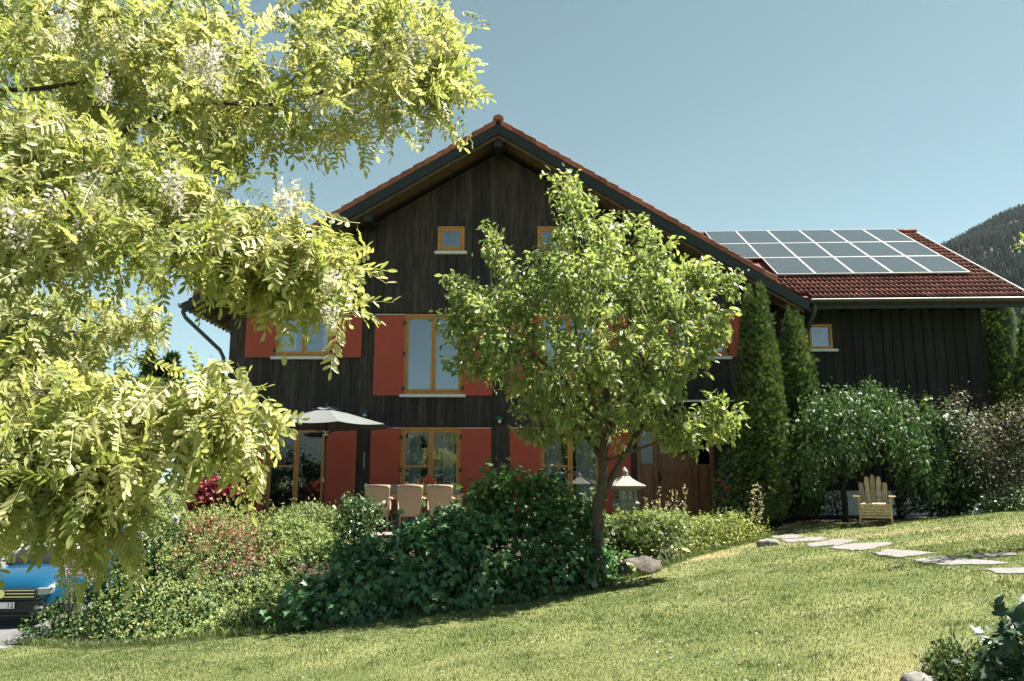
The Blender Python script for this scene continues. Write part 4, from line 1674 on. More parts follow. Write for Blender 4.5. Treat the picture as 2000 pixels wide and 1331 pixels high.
def flowers_on(o, org, P, n, size, m, name='flowers', up=.15, pick=None, tm=STR):
    """flower heads over the outside of a plant"""
    cen = P.mean(0)
    w = (P[:, 2] - cen[2]) / P[:, 2].std() - .6 * (P[:, 1] - cen[1]) / P[:, 1].std() + rng.normal(0, .8, len(P))
    if pick is not None:
        w = np.where(pick(P), w, -9)
    idx_ = np.argsort(-w)[:n]
    Q = P[idx_] + rng.normal(0, .02, (len(idx_), 3)) + np.array([0, -.02, up * .3])
    r = np.clip(.5 + .3 * np.sin(Q[:, 0] * 4.3) * np.sin(Q[:, 1] * 5 + Q[:, 2] * 4) + rng.normal(0, .25, len(Q)), 0, 1)
    S = rng.uniform(size[0], size[1], len(Q))
    sel = rng.integers(0, len(tm), len(Q))
    parts = [leaves_np(Q[sel == k] - np.array(org), rdir((sel == k).sum(), (0, -.2, .9), .5), rdir((sel == k).sum()), S[sel == k], tm[k], r[sel == k]) for k in range(len(tm))]
    return parts


def add_flowers(o, org, P, n, size, m, name='flowers', **kw):
    V_, F_, r_ = join_np(flowers_on(o, org, P, n, size, m, **kw))
    return link(name, tri_mesh(name, V_, F_, r_), m, o)


# the big dark lobed-leaf bush below the cherry
o, g_, P = shrub('currant_bush', 'broad dark bush of lobed leaves in the cherry shade', [(560, 1225), (570, 1160), (600, 1110), (650, 1085), (710, 1072), (770, 1055), (840, 1022), (900, 1008), (960, 1020), (1050, 1045), (1150, 1048), (1190, 1090), (1190, 1145), (1080, 1168), (900, 1198), (700, 1228)],
                 bedY(1.3, -.2), .45, 13500, LOB + [T_lobed(.4), T_oval(.6, 1, .08, .2)], (.05, .135), M['lobed'], stems=40, droop=.55, skin=.5, jit=.6, upw=.9, clump=420, cr=.10)
o, g_, P = shrub('currant_bush', 'dark lobed bush arching in front of the wicker chairs', [(790, 1060), (830, 1030), (870, 1010), (915, 990), (955, 1005), (940, 1045), (860, 1065)], 13.6, .45, 1300, LOB, (.06, .13), M['lobed'], stems=16, droop=.5, clump=70, cr=.11)
# lady's mantle bank at left
BANK = [(45, 1245), (80, 1190), (160, 1150), (215, 1090), (240, 1045), (300, 1010), (370, 1005), (450, 1000), (540, 1008), (625, 1035), (660, 1075), (600, 1100), (565, 1140), (545, 1225), (400, 1252), (150, 1258)]
s_, g_, P = shrub('lady_mantle_bank', 'lime flowered ground cover billowing over the garden bank at left', BANK, bedY(3.2), .28, 17000, RND + [T_oval(.7, 1, .05, .1)], (.035, .075), M['mantle'], cat='ground cover', kind='stuff', droop=.2, skin=.3, round_px=22, clump=900, cr=.10)
V_, F_, r_ = join_np(flowers_on(None, g_, P, 6800, (.05, .085), None, up=.12))
s2 = link('lady_mantle_blossom', tri_mesh('lady_mantle_blossom', V_, F_, r_), M['mantle_fl'])
tag(s2, 'frothy lime yellow blossom over the left garden bank', 'flowers', kind='stuff')
# pink flowering shrub inside it
o, g_, P = shrub('weigela_bush', 'rounded bush with small dusty pink flowers on the left bank', [(325, 1140), (335, 1060), (380, 1020), (450, 1010), (520, 1030), (545, 1080), (520, 1125), (450, 1150), (380, 1160)], bedY(3.0, -.1), .45, 3600, OVS, (.03, .06), M['mid'], stems=18, skin=.2, clump=150, cr=.10)
add_flowers(o, g_, P, 850, (.03, .055), M['pinkfl'], up=.06)
o, g_, P = shrub('weigela_bush', 'low pink flecked bush below the red maple at the bank edge', [(100, 1150), (120, 1110), (170, 1100), (190, 1130), (150, 1160)], 13.6, .3, 500, OVS, (.03, .055), M['mid'], stems=6)
add_flowers(o, g_, P, 160, (.03, .05), M['pinkfl'], up=.05)
# clipped grey-green dome
o, g_, P = shrub('lavender_dome', 'grey green rounded dome shrub in front of the French door', [(530, 1045), (540, 1010), (570, 992), (610, 988), (645, 998), (670, 1020), (675, 1050), (600, 1060)], 15.4, .65, 5200, NAR, (.05, .09), M['dome'], stems=10, droop=-.5, skin=1.5, dirbias=(0, 0, .5))
# peony beside the chairs
o, g_, P = shrub('peony_plant', 'leafy peony plant left of the wicker chairs', [(655, 1060), (650, 1025), (675, 990), (705, 970), (725, 985), (735, 1020), (725, 1055), (690, 1068)], 14.8, .4, 1500, NAR + OVS, (.07, .12), M['mid'], cat='plant', stems=18, droop=.1, clump=40, cr=.12)
# white blooms
o, g_, P = shrub('white_peony', 'green plant carrying three white ball blooms at the bank top', [(230, 1090), (238, 1055), (270, 1035), (330, 1012), (365, 1015), (360, 1060), (300, 1090)], bedY(3.0, .1), .35, 1500, NAR + OVS, (.06, .10), M['mid'], cat='plant', stems=12)
for (x_, y_) in ((343, 1015), (275, 1042), (248, 1053)):
    c_ = at(x_, y_, float(bedY(3.0, -.75)(np.array([x_]), np.array([y_]))[0])) - g_
    Q = np.tile(np.array(c_), (70, 1)) + rng.normal(0, .018, (70, 3))
    b_ = link('bloom', tri_mesh('bloom', *leaves_np(Q, rdir(70), rdir(70), rng.uniform(.035, .06, 70), T_round(.8, 1, .1), rng.random(70))), M['white_fl'], o)
    MB().tube([c_, c_ + Vector((.02, .03, -.35))], .004, 5).build('flower_stem', M['bark_d'], o)
# red Japanese maple and dark laurel at the house corner
JM = [(362, 1000), (375, 960), (395, 945), (420, 932), (455, 940), (468, 955), (440, 975), (445, 995), (410, 1012)]
o, g_, P = shrub('red_japanese_maple', 'small red leaved Japanese maple on the left bank', JM, 15.6, .45, 1500, [T_fan(), T_lobed(.1)], (.06, .10), M['redleaf'], cat='tree', stems=9, droop=.35, skin=0)
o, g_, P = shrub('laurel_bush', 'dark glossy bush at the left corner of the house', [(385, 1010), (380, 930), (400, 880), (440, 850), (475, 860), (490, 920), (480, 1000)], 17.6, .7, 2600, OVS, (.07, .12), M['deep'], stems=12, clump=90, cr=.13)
o, g_, P = shrub('yew_bush', 'soft yellow green mound behind the red maple', [(290, 1010), (300, 975), (335, 955), (370, 965), (385, 1010)], 16.6, .5, 1300, NAR, (.06, .10), M['dome'], stems=8, droop=-.2)
# feathery maple under the cherry
o, g_, P = shrub('feathery_maple', 'green feathery leaved bush spreading left of the cherry trunk', [(915, 1010), (922, 955), (955, 930), (990, 920), (1030, 932), (1080, 930), (1120, 950), (1160, 972), (1165, 1005), (1150, 1035), (1050, 1045), (970, 1030)], 13.3, .6, 4200, [T_fan(), T_lobed(.2)], (.07, .12), M['feather'], stems=24, droop=.25, skin=.2, upw=1.6, clump=170, cr=.12, fuzz=.03)
# right bed
o, g_, P = shrub('dwarf_conifer', 'deep green feathery dwarf conifer below the stone lantern', [(1182, 1085), (1195, 1040), (1230, 1022), (1268, 1028), (1285, 1060), (1278, 1092), (1220, 1110)], 13.8, .5, 2600, FAN, (.07, .11), M['thuja'], stems=8, droop=-.5, skin=.6, clump=60, cr=.11)
o, g_, P = shrub('variegated_bush', 'pale small leaved bush beside the mossy boulder', [(1165, 1150), (1180, 1085), (1255, 1075), (1300, 1030), (1335, 1000), (1350, 1050), (1335, 1100), (1285, 1125), (1200, 1150)], bedY(1.2, .1), .35, 3600, OVS + RND, (.03, .065), M['pale'], stems=16, skin=.2, clump=110, cr=.10)
o, g_, P = shrub('lime_flower_clump', 'lime yellow flower clump at the foot of the stone lantern', [(1165, 1035), (1180, 1015), (1230, 1008), (1290, 1003), (1335, 1008), (1330, 1040), (1240, 1045)], 14.3, .35, 1500, RND, (.04, .07), M['mantle'], cat='plant', stems=6)
add_flowers(o, g_, P, 1100, (.05, .08), M['mantle_fl'], up=.1)
o, g_, P = shrub('lime_ground_cover', 'low lime green carpet plant at the bed tip', [(1328, 1078), (1332, 1025), (1380, 1012), (1440, 1012), (1485, 1028), (1498, 1055), (1450, 1075)], bedY(1.6, .1), .4, 4200, OVS + RND, (.03, .06), M['lime'], cat='plant', stems=0, skin=.2, clump=160, cr=.10)
add_flowers(o, g_, P, 700, (.03, .05), M['mantle_fl'], up=.05)
o, g_, P = shrub('rose_bush', 'upright rose bush with a few scarlet flowers by the cypress', [(1398, 1005), (1395, 940), (1412, 890), (1432, 875), (1450, 900), (1455, 1005)], 16.9, .4, 1300, OVS, (.05, .09), M['mid'], stems=8)
for (x_, y_) in ((1410, 945), (1418, 953), (1412, 975), (1424, 960), (1404, 938)):
    c_ = at(x_, y_, 16.5) - g_
    Q = np.tile(np.array(c_), (26, 1)) + rng.normal(0, .012, (26, 3))
    link('bloom', tri_mesh('bloom', *leaves_np(Q, rdir(26), rdir(26), rng.uniform(.015, .032, 26), T_round(.8, 1, .1), rng.random(26))), M['redfl'], o)


def spikes(name, label, spots, Y0, m, hgt, cat='plant'):
    """tall flower stems: each with buds up its length"""
    bx, by = np.mean([s[0] for s in spots]), max(s[2] for s in spots)
    bw = at(bx, by, Y0)
    bw.z = gz(bw.x, bw.y)
    o = thing(name, label, cat, bw)
    for (x_, yt, yb_) in spots:
        y__ = Y0 + random.uniform(-.15, .15)
        a, b = at(x_ + random.uniform(-6, 6), yb_, y__) - bw, at(x_, yt, y__) - bw
        a.z = min(a.z, .05)
        s_ = MB().tube([a, a.lerp(b, .5) + Vector((.01, 0, 0)), b], [.006, .005, .003], 5).build('flower_stem', M['bark_d'], o)
        n = 40
        t = rng.uniform(.35, 1.0, n)
        Q = np.array(a) + (np.array(b) - np.array(a)) * t[:, None] + rng.normal(0, .022, (n, 3))
        link('buds', tri_mesh('buds', *leaves_np(Q, rdir(n, (0, 0, 1.2)), rdir(n), rng.uniform(.035, .06, n), T_oval(.5, 1, .05, .1), rng.random(n))), m, s_)['kind'] = 'stuff'
    return o


spikes('pale_flower_spires', 'cluster of pale pinkish flower spires before the entrance door', [(1255 + 9 * i + random.uniform(-4, 4), random.uniform(945, 985) if i > 3 else random.uniform(972, 990), 1020) for i in range(10)], 15.3, M['straw'], 1)
spikes('pale_flower_spires', 'slim pale flower spires in front of the tall cypress', [(1468, 958, 1020), (1474, 945, 1020), (1481, 950, 1020), (1487, 965, 1020)], 15.8, M['straw'], 1)
# iris blades
bw = at(1412, 1020, 15.7)
bw.z = gz(bw.x, bw.y)
o = thing('iris_clump', 'clump of arching pale iris blades near the entrance', 'plant', bw)
for i in range(20):
    x_ = random.uniform(-.3, .35)
    L_ = random.uniform(.35, .6)
    lean = random.uniform(-.3, .3)
    v = []
    for k in range(5):
        t = k / 4
        c_ = Vector((x_ + lean * t * t, random.uniform(-.02, .02), L_ * t * (1 - .25 * abs(lean) * t)))
        w_ = .014 * (1 - t) + .002
        v += [c_ - Vector((w_, 0, 0)), c_ + Vector((w_, .006, 0))]
    MB().add(v, [(2 * k, 2 * k + 1, 2 * k + 3, 2 * k + 2) for k in range(4)]).build('blade', M['pale'], o)

# cypresses by the wing


def cypress(label, poly, Y0, half, n, group='columnar cypresses by the wing', m='thuja'):
    o, g_, P = shrub('columnar_cypress', label, poly, Y0, half, n, FAN, (.07, .13), M[m], cat='cypress', stems=0, upw=.1, droop=-.9, skin=2.5, outw=.7, group=group, core=.88, jit=.35, fuzz=.02)
    MB().tube([(0, 0, -.1), (0, 0, .5)], [.1, .09], 8).build('trunk', M['bark_d'], o)
    return o


cypress('tallest columnar cypress, twin tipped, left of the small square window', [(1436, 1012), (1433, 930), (1438, 800), (1444, 680), (1452, 610), (1462, 556), (1472, 580), (1488, 552), (1500, 600), (1515, 680), (1530, 790), (1540, 880), (1542, 970), (1530, 1012)], 17.2, .62, 11000)
cypress('shorter columnar cypress directly below the small square window', [(1525, 1005), (1518, 900), (1514, 760), (1518, 690), (1530, 640), (1540, 600), (1548, 622), (1558, 609), (1574, 660), (1590, 720), (1604, 800), (1612, 900), (1606, 1005)], 18.3, .58, 8000)
cypress('dark broad cypress at the right corner of the wing', [(1905, 1000), (1908, 800), (1910, 690), (1916, 600), (1935, 560), (1965, 560), (1985, 620), (1995, 760), (1998, 1000)], 21.2, .7, 3800)
cypress('sunlit cypress cut by the right edge of the photo', [(1985, 1000), (1980, 800), (1984, 700), (1992, 640), (2000, 600), (2025, 640), (2050, 760), (2060, 1000)], 19.6, .6, 2600)

# weeping tree with the garden chair below
WYD = 17.4
wb0 = at(1650, 1003, WYD)
wb0.z = gz(wb0.x, wb0.y)
wt = thing('weeping_tree', 'small weeping tree arching over the wooden garden chair', 'tree', wb0)
WP = [(1545, 960), (1550, 860), (1565, 815), (1595, 788), (1640, 775), (1700, 768), (1755, 785), (1805, 815), (1840, 850), (1852, 920), (1840, 975), (1800, 980), (1770, 960), (1738, 915), (1690, 905), (1650, 915), (1625, 935), (1590, 960)]
P1, _ = volume(WP, WYD, 1.35, 700, 110, skin=.4)
P1 += rng.normal(0, .09, P1.shape)
P2 = np.concatenate([volume(p, WYD - .4, .5, n, 15)[0] for p, n in (([(1560, 910), (1600, 905), (1605, 980), (1580, 985)], 26), ([(1735, 880), (1790, 900), (1790, 965), (1765, 960)], 30), ([(1800, 930), (1845, 930), (1840, 990), (1815, 990)], 26), ([(1630, 880), (1690, 880), (1680, 925), (1650, 940)], 20))])
A = np.concatenate([P1, P2])
tw = lambda x, y, d=0: at(x, y, WYD + d)
lim = [([wb0, tw(1648, 950), tw(1655, 880), tw(1665, 830), tw(1680, 800)], .07, .04), ([tw(1665, 830), tw(1620, 800), tw(1580, 830, -.3)], .03, .008), ([tw(1665, 830), tw(1720, 790, -.3), tw(1780, 820, -.5), tw(1830, 880, -.5)], .03, .008), ([tw(1665, 830), tw(1700, 800, .6), tw(1760, 830, .9)], .03, .008), ([tw(1665, 830), tw(1650, 800, -.7), tw(1640, 840, -1.1)], .03, .008)]
mbt, D = grow(lim, A, .002, .008, .15)
rel(wt, mbt).build('trunk', M['bark_d'], wt, smooth=True)
D = unit(D * .3 + np.array([0, -.1, -1.0]))
spray_leaves(A - np.array(wb0), D, 12, .28, .07, (.08, .145), [T_oval(.42, 1, .06, .16), T_oval(.5, 1, .05, .1)], 'foliage', M['weep'], wt, droop=.8, up=(0, -.5, .8), upw=1.0)

o, g_, P = shrub('silver_leaf_shrub', 'silvery tipped shrub rising behind the weeping tree', [(1650, 830), (1672, 745), (1688, 728), (1705, 765), (1735, 780), (1758, 742), (1772, 738), (1790, 780), (1830, 800), (1840, 850), (1750, 850)], 18.9, .5, 1500, OVS, (.04, .075), M['pale'], stems=14, droop=-.1, skin=0, clump=40, cr=.10, fuzz=.05)
o, g_, P = shrub('climbing_vine', 'round leaved vine climbing beside the weeping tree', [(1835, 850), (1832, 815), (1858, 800), (1885, 830), (1905, 900), (1912, 985), (1870, 995), (1840, 990), (1838, 920)], 17.5, .5, 1500, RND, (.08, .14), M['weep'], cat='vine', stems=14, droop=.7, clump=60, cr=.12, fuzz=.06)
o, g_, P = shrub('climbing_vine', 'lime tipped vine shoots above the weeping tree', [(1790, 830), (1800, 775), (1815, 768), (1822, 800), (1850, 815), (1850, 850), (1810, 850)], 18.4, .3, 380, RND, (.05, .09), M['lime'], cat='vine', stems=8)
o, g_, P = shrub('purple_shrub', 'purple brown leaved shrub at the right edge', [(1850, 800), (1872, 765), (1890, 775), (1905, 800), (1950, 800), (2030, 770), (2060, 900), (2010, 955), (1940, 965), (1900, 920), (1865, 860)], 17.0, .8, 5600, OVS, (.045, .085), M['purple'], stems=22, droop=.1, skin=.2, clump=170, cr=.13, fuzz=.06)
o, g_, P = shrub('low_green_shrub', 'low bright green shrub at the foot of the purple shrub', [(1905, 1002), (1915, 970), (1960, 955), (2020, 955), (2040, 1005)], 16.4, .4, 1500, OVS, (.04, .07), M['mid'], stems=6)
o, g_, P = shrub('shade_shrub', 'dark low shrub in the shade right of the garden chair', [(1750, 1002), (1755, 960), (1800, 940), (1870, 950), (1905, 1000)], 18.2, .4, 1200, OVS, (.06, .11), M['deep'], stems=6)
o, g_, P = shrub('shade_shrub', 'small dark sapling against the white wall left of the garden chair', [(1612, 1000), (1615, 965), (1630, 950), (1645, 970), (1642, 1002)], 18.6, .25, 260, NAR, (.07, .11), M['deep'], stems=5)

# plants in the bottom right corner
o, g_, P = shrub('dwarf_pine', 'dark green dwarf conifer cushion in the lower right corner', [(1815, 1375), (1812, 1315), (1835, 1275), (1860, 1262), (1895, 1275), (1925, 1290), (1940, 1375)], 5.75, .28, 2600, FAN + NAR, (.03, .055), M['thuja'], stems=0, droop=-.6, skin=1.2)
o, g_, P = shrub('broadleaf_plant', 'dark broad leaved plant at the lower right edge', [(1925, 1380), (1930, 1270), (1945, 1225), (1975, 1195), (2020, 1165), (2080, 1180), (2090, 1380)], 5.3, .35, 520, OVS + LOB, (.05, .12), M['deep'], cat='plant', stems=14, droop=.5, skin=.2)


# rocks
M['rock'] = mat('mossy_grey_rock', (.042, .034, .026), .9, .45, 5, bump=.6, bscale=14, col2=(.085, .072, .056))
M['rock_w'] = mat('pale_limestone', (.17, .16, .15), .9, .25, 8, bump=.5, bscale=20)


def rock(label, px_, py_, sx, sy, sz, m, Y=None, seed=0, rz=0, sink=.35, name='boulder'):
    p = ground_at(px_, py_) if Y is None else at(px_, py_, Y)
    z = gz(p.x, p.y)
    r = np.random.default_rng(seed)
    v, f = [], []
    nu, nv = 26, 16
    ph = r.uniform(0, 6, 6)
    for j in range(nv + 1):
        th = math.pi * j / nv
        for i in range(nu):
            t = 2 * math.pi * i / nu
            d = Vector((math.sin(th) * math.cos(t), math.sin(th) * math.sin(t), math.cos(th)))
            k = 1 + .13 * math.sin(3 * d.x + ph[0]) + .12 * math.sin(4 * d.y + ph[1]) * math.cos(3 * d.z + ph[2]) + .07 * math.sin(7 * d.x + ph[3]) + .045 * math.sin(11 * d.y + ph[4]) * math.sin(9 * d.z + ph[5]) + r.normal(0, .018)
            v.append((d.x * sx * k, d.y * sy * k, d.z * sz * k + sz * (1 - 2 * sink)))
    for j in range(nv):
        for i in range(nu):
            f.append((j * nu + i, (j + 1) * nu + i, (j + 1) * nu + (i + 1) % nu, j * nu + (i + 1) % nu))
    o = MB().add(v, f).build(name, M[m], smooth=True)
    o.location = (p.x, p.y, z)
    o.rotation_euler = (0, 0, rz)
    return tag(o, label, 'rock')


rock('brown mossy boulder at the lawn edge of the garden bed', 1248, 1122, .34, .28, .22, 'rock', 12.95, 21, .5)
rock('small white stone at the tip of the garden bed', 1500, 1066, .16, .12, .10, 'rock_w', None, 5)
rock('rounded pale stone beside the dwarf conifer cushion', 1800, 1322, .11, .10, .09, 'rock_w', 5.55, 7)
rock('jagged pale stone behind the dwarf conifer cushion', 1945, 1290, .09, .08, .08, 'rock_w', 5.9, 9)
rock('dim grey stone on the soil right of the garden chair', 1775, 1005, .10, .08, .08, 'rock_w', 17.3, 11)
rock('dim grey stone on the soil left of the garden chair', 1664, 1008, .08, .07, .06, 'rock_w', 17.2, 13)
# big lime leaf over the boulder
hp = at(1240, 1112, 12.5)
hp.z = gz(hp.x, hp.y)
o = thing('hosta_plant', 'plant with large lime leaves leaning over the mossy boulder', 'plant', hp)
for (x_, y_, dx, dz, s_) in ((1222, 1098, .7, -.55, .22), (1330, 1072, .8, -.15, .16), (1240, 1138, .6, -.2, .12)):
    c_ = at(x_, y_, 12.35 if x_ < 1300 else 13.2) - hp
    d_ = unit(np.array([[dx, -.35, dz]]))
    link('large_leaf', tri_mesh('large_leaf', *leaves_np(np.array([c_]), d_, np.array([[.2, -.6, .8]]), np.array([s_]), T_oval(.55, 1, .07, .08), np.array([.8]))), M['lime'], o)
    MB().tube([c_, Vector((c_.x - .02, c_.y + .12, -.02))], .006, 5).build('leaf_stalk', M['bark_d'], o)


# far trees at left and a branch reaching in at right
def spruce_far(label, px_, ytop, ybase, Y0, w_px, name='spruce_tree'):
    poly = [(px_, ytop)]
    for i in range(1, 7):
        poly.append((px_ + w_px * i / 6 * (1.0 if i % 2 else .8), ytop + (ybase - ytop) * i / 6))
    poly += [(2 * px_ - x, y) for x, y in poly[:0:-1]]
    o, g_, P = shrub(name, label, poly, Y0, w_px / FPX * Y0 * .8, 1500, FAN, (.5 * Y0 / 45, .95 * Y0 / 45), M['spruce'], cat='tree', stems=0, droop=.1, skin=.5, core=.6, jit=.4, group='conifers beyond the bank')
    MB().tube([(0, 0, -.3), (0, 0, 2)], [.2, .18], 8).build('trunk', M['bark_d'], o)


spruce_far('left one of two dark conifers beyond the robinia', 293, 693, 850, 46, 32)
spruce_far('right one of two dark conifers beyond the robinia', 336, 698, 850, 46, 30)
for i, (poly, lab) in enumerate((([(345, 860), (350, 760), (375, 735), (405, 725), (435, 735), (455, 770), (460, 860)], 'pale leafy tree far behind the left house corner'), ([(225, 860), (240, 790), (270, 745), (310, 735), (350, 760), (360, 860)], 'pale leafy tree far behind the two conifers'))):
    o, g_, P = shrub('distant_tree', lab, poly, 75 + 8 * i, 3.2, 2600, OVS, (.35, .7), M['dome'], cat='tree', stems=10, skin=.2)
tp = Vector((11.6, 11.0, gz(11.6, 11.0)))
gt = thing('garden_tree', 'tree whose yellow green leaf sprays reach in at the right edge', 'tree', tp)
P1 = np.concatenate([volume(p, 11.2, .4, n, 20)[0] for p, n in (([(1975, 465), (2080, 420), (2200, 450), (2200, 520), (2060, 510), (1985, 495)], 34), ([(1985, 545), (2100, 530), (2200, 600), (2010, 575)], 22))])
mbt, D = grow([([tp, tp + Vector((0, .1, 2.5)), tp + Vector((-.6, .1, 4.2)), at(2150, 500, 11.2), at(2040, 490, 11.2)], .1, .01), ([tp + Vector((0, .1, 2.5)), at(2150, 590, 11.2), at(2050, 560, 11.2)], .05, .008)], P1, .002, .008, .08)
rel(gt, mbt).build('trunk', M['bark'], gt, smooth=True)
spray_leaves(P1 - np.array(tp), unit(D + np.array([-.4, 0, .1])), 14, .3, .06, (.05, .09), TO, 'foliage', M['cherry'], gt, droop=.4)

# trees behind the photographer: seen only as reflections in the window panes
M['rear_tree'] = M['spruce']
V_, F_, r_ = [], [], []
kk = 0
for i in range(26):
    x_ = -42 + i * 3.3 + random.uniform(-1, 1)
    y_ = -24 - random.uniform(0, 14)
    h_ = random.uniform(3.5, 6) if i % 3 else random.uniform(5, 8)
    n = 420
    t = rng.random(n)
    a = rng.uniform(0, 6.28, n)
    rr = (1 - t) * h_ * .24 * np.sqrt(rng.uniform(.3, 1, n))
    P = np.stack([x_ + rr * np.cos(a), y_ + rr * np.sin(a), -.3 + .6 + t * (h_ - .6)], -1)
    v, f, q = leaves_np(P, unit(np.stack([np.cos(a), np.sin(a), -.2 + 0 * a], -1)), np.tile([[0, 0, 1.0]], (n, 1)), rng.uniform(.6, 1.1, n), T_fan(), rng.random(n))
    V_.append(v)
    F_.append(f + kk)
    r_.append(q)
    kk += len(v)
w_ = link('woodland_behind_viewer', tri_mesh('woodland_behind_viewer', np.concatenate(V_), np.concatenate(F_), np.concatenate(r_)), M['spruce'])
tag(w_, 'dark trees mirrored in the window panes', 'woodland', kind='stuff')

# ------------------------------------------------------------------ stepping stones in the lawn
M['flag'] = mat('pale_granite_flag', (.14, .13, .125), .85, .14, 9, bump=.3, bscale=40, rnd=.08)
path = bpy.data.objects.new('stepping_stone_path', None)
COL.objects.link(path)
tag(path, kind='structure')
FL = [[(1500, 1046), (1545, 1043), (1575, 1048), (1553, 1053), (1510, 1053)], [(1526, 1054), (1600, 1050), (1617, 1053), (1600, 1058), (1535, 1061)], [(1572, 1064), (1640, 1054), (1676, 1057), (1630, 1066), (1582, 1070)],
      [(1618, 1071), (1650, 1065), (1738, 1060), (1746, 1064), (1705, 1073), (1660, 1077)], [(1699, 1081), (1738, 1073), (1825, 1082), (1800, 1086), (1742, 1089)], [(1786, 1095), (1840, 1088), (1968, 1101), (1940, 1105), (1830, 1106)],
      [(1882, 1084), (1985, 1081), (1990, 1086), (1905, 1091)], [(1913, 1115), (2000, 1111), (2080, 1117), (2060, 1124), (1945, 1121)]]
FLW = []
for pl in FL:
    q = [ground_at(x, y) for x, y in pl]
    # pebbled outline: subdivide and roughen the edge
    pts = []
    for a, b in zip(q, q[1:] + q[:1]):
        for k in range(4):
            p = a.lerp(b, k / 4)
            pts.append(p + Vector((random.uniform(-.04, .04), random.uniform(-.03, .03), 0)))
    FLW.append([(p.x, p.y) for p in pts])
    n = len(pts)
    vs = [(p.x, p.y, gz(p.x, p.y) - .05) for p in pts] + [(p.x, p.y, gz(p.x, p.y) + .012) for p in pts]
    fs = [tuple(range(n, 2 * n)) if True else None] + [(i, (i + 1) % n, (i + 1) % n + n, i + n) for i in range(n)]
    ar = sum(pts[i].x * pts[(i + 1) % n].y - pts[(i + 1) % n].x * pts[i].y for i in range(n))
    if ar < 0:
        fs = [tuple(reversed(k)) for k in fs]
    MB().add(vs, fs).build('flagstone', M['flag'], path, bevel=.008)

# ------------------------------------------------------------------ lawn grass, one blade at a time
M['grass'] = leafmat('lawn_grass', [(.058, .096, .031), (.112, .152, .056), (.165, .205, .087), (.245, .255, .15)], .32, .55, .35, (1.0, 1.05, .5))


def grass(n, y0, y1, hmin, hmax, wid):
    y = np.sqrt(rng.uniform(y0 ** 2, y1 ** 2, n))
    x = rng.uniform(-1, 1, n) * (y * .68 + 2.2)
    f = np.interp(x, FX, FY)
    ok = np.where(x < 5.3, y < f + .12, True) & (soil_np(x, y) < rng.uniform(.2, .7, n)) 
    ok &= ~((x < -7.6) & (y > 13.1))
    ok &= y < 17.1 + .25 * np.sin(x * 3)
    ok &= rng.random(n) > dry_np(x, y) * .8
    pts = np.stack([x, y], -1)
    for pl in FLW:
        c_ = np.mean(pl, 0)
        ok &= ~inpoly(pts, [tuple(c_ + (np.array(p) - c_) * .93) for p in pl])
    x, y = x[ok], y[ok]
    n = len(x)
    z = gz_np(x, y)
    pat = .5 + .5 * np.sin(x * 2.3 + 1.7 * np.sin(y * 1.9)) * np.sin(y * 2.7 + 1.3 * np.sin(x * 1.4))
    tuft = np.sin(x * 5.7 + 3 * np.sin(y * 2.1)) * np.sin(y * 6.1 + 2 * np.sin(x * 2.9)) > .72
    h = rng.uniform(hmin, hmax, n) * (.7 + .6 * pat) * np.where(tuft, 1.5, 1.0)
    a = rng.uniform(0, 2 * math.pi, n)
    w = wid * rng.uniform(.7, 1.3, n)
    l1 = rng.uniform(.1, .7, n) * h
    la = rng.uniform(0, 2 * math.pi, n)
    P = np.stack([x, y, z - .004], -1)
    wx = np.stack([np.cos(a) * w, np.sin(a) * w, 0 * w], -1) / 2
    lean = np.stack([np.cos(la) * l1, np.sin(la) * l1, 0 * l1], -1)
    mid = P + lean * .35 + np.stack([0 * h, 0 * h, h * .6], -1)
    tip = P + lean * 1.0 + np.stack([0 * h, 0 * h, h], -1)
    V_ = np.stack([P - wx, P + wx, mid + wx * .75, mid - wx * .75, tip], 1).reshape(-1, 3)
    T_ = np.array([(0, 1, 2), (0, 2, 3), (3, 2, 4)])
    F_ = (T_[None] + (np.arange(n) * 5)[:, None, None]).reshape(-1, 3)
    r = np.clip(.30 + .22 * (pat - .5) + .25 * np.sin(x * .8 + y * .5) * np.sin(y * .9 - x * .3) * .6 + rng.normal(0, .2, n) + .5 * dry_np(x, y) - .18 * tuft, 0, 1)
    return V_, F_, np.repeat(r, 5)


parts = [grass(215000, 4.2, 8.5, .012, .030, .0046), grass(150000, 8.5, 12.0, .013, .032, .007), grass(112000, 12.0, 18.0, .015, .034, .011)]
V_, F_, r_ = join_np(parts)
print('grass tris', len(F_))
tag(link('lawn_grass', tri_mesh('lawn_grass', V_, F_, r_), M['grass']), 'short mown grass of the sunlit sloping lawn', 'grass', kind='stuff')
# clover flecks in the turf and one fallen leaf
M['clover'] = leafmat('clover', [(.10, .16, .07), (.16, .21, .11), (.34, .34, .28)], .25, .6, .2)
n = 5200
cx_ = rng.normal(0, 1, 60) * 4 + 2
cy_ = rng.uniform(5.5, 14, 60)
k_ = rng.integers(0, 60, n)
x = cx_[k_] + rng.normal(0, .32, n)
y = cy_[k_] + rng.normal(0, .22, n)
ok = (y < np.interp(x, FX, FY) - .05) & (soil_np(x, y) < .2) & (y > 4.5)
for pl in FLW:
    ok &= ~inpoly(np.stack([x, y], -1), pl)
x, y = x[ok], y[ok]
P = np.stack([x, y, gz_np(x, y) + rng.uniform(.012, .032, len(x))], -1)
cl = leaves_mesh('clover_patches', P, rdir(len(x), (0, 0, .2)), rdir(len(x), (0, 0, 2.5), .5), rng.uniform(.012, .024, len(x)), T_round(.9, 1, .08), rng.random(len(x)) ** 1.5)
tag(link('clover_patches', cl, M['clover']), 'pale clover flecks scattered through the lawn', 'clover', kind='stuff')
M['deadleaf'] = leafmat('dead_leaf', [(.10, .05, .02), (.14, .075, .035)], .2, .7, .2, (1, .7, .4))
lp_ = ground_at(1442, 1300)
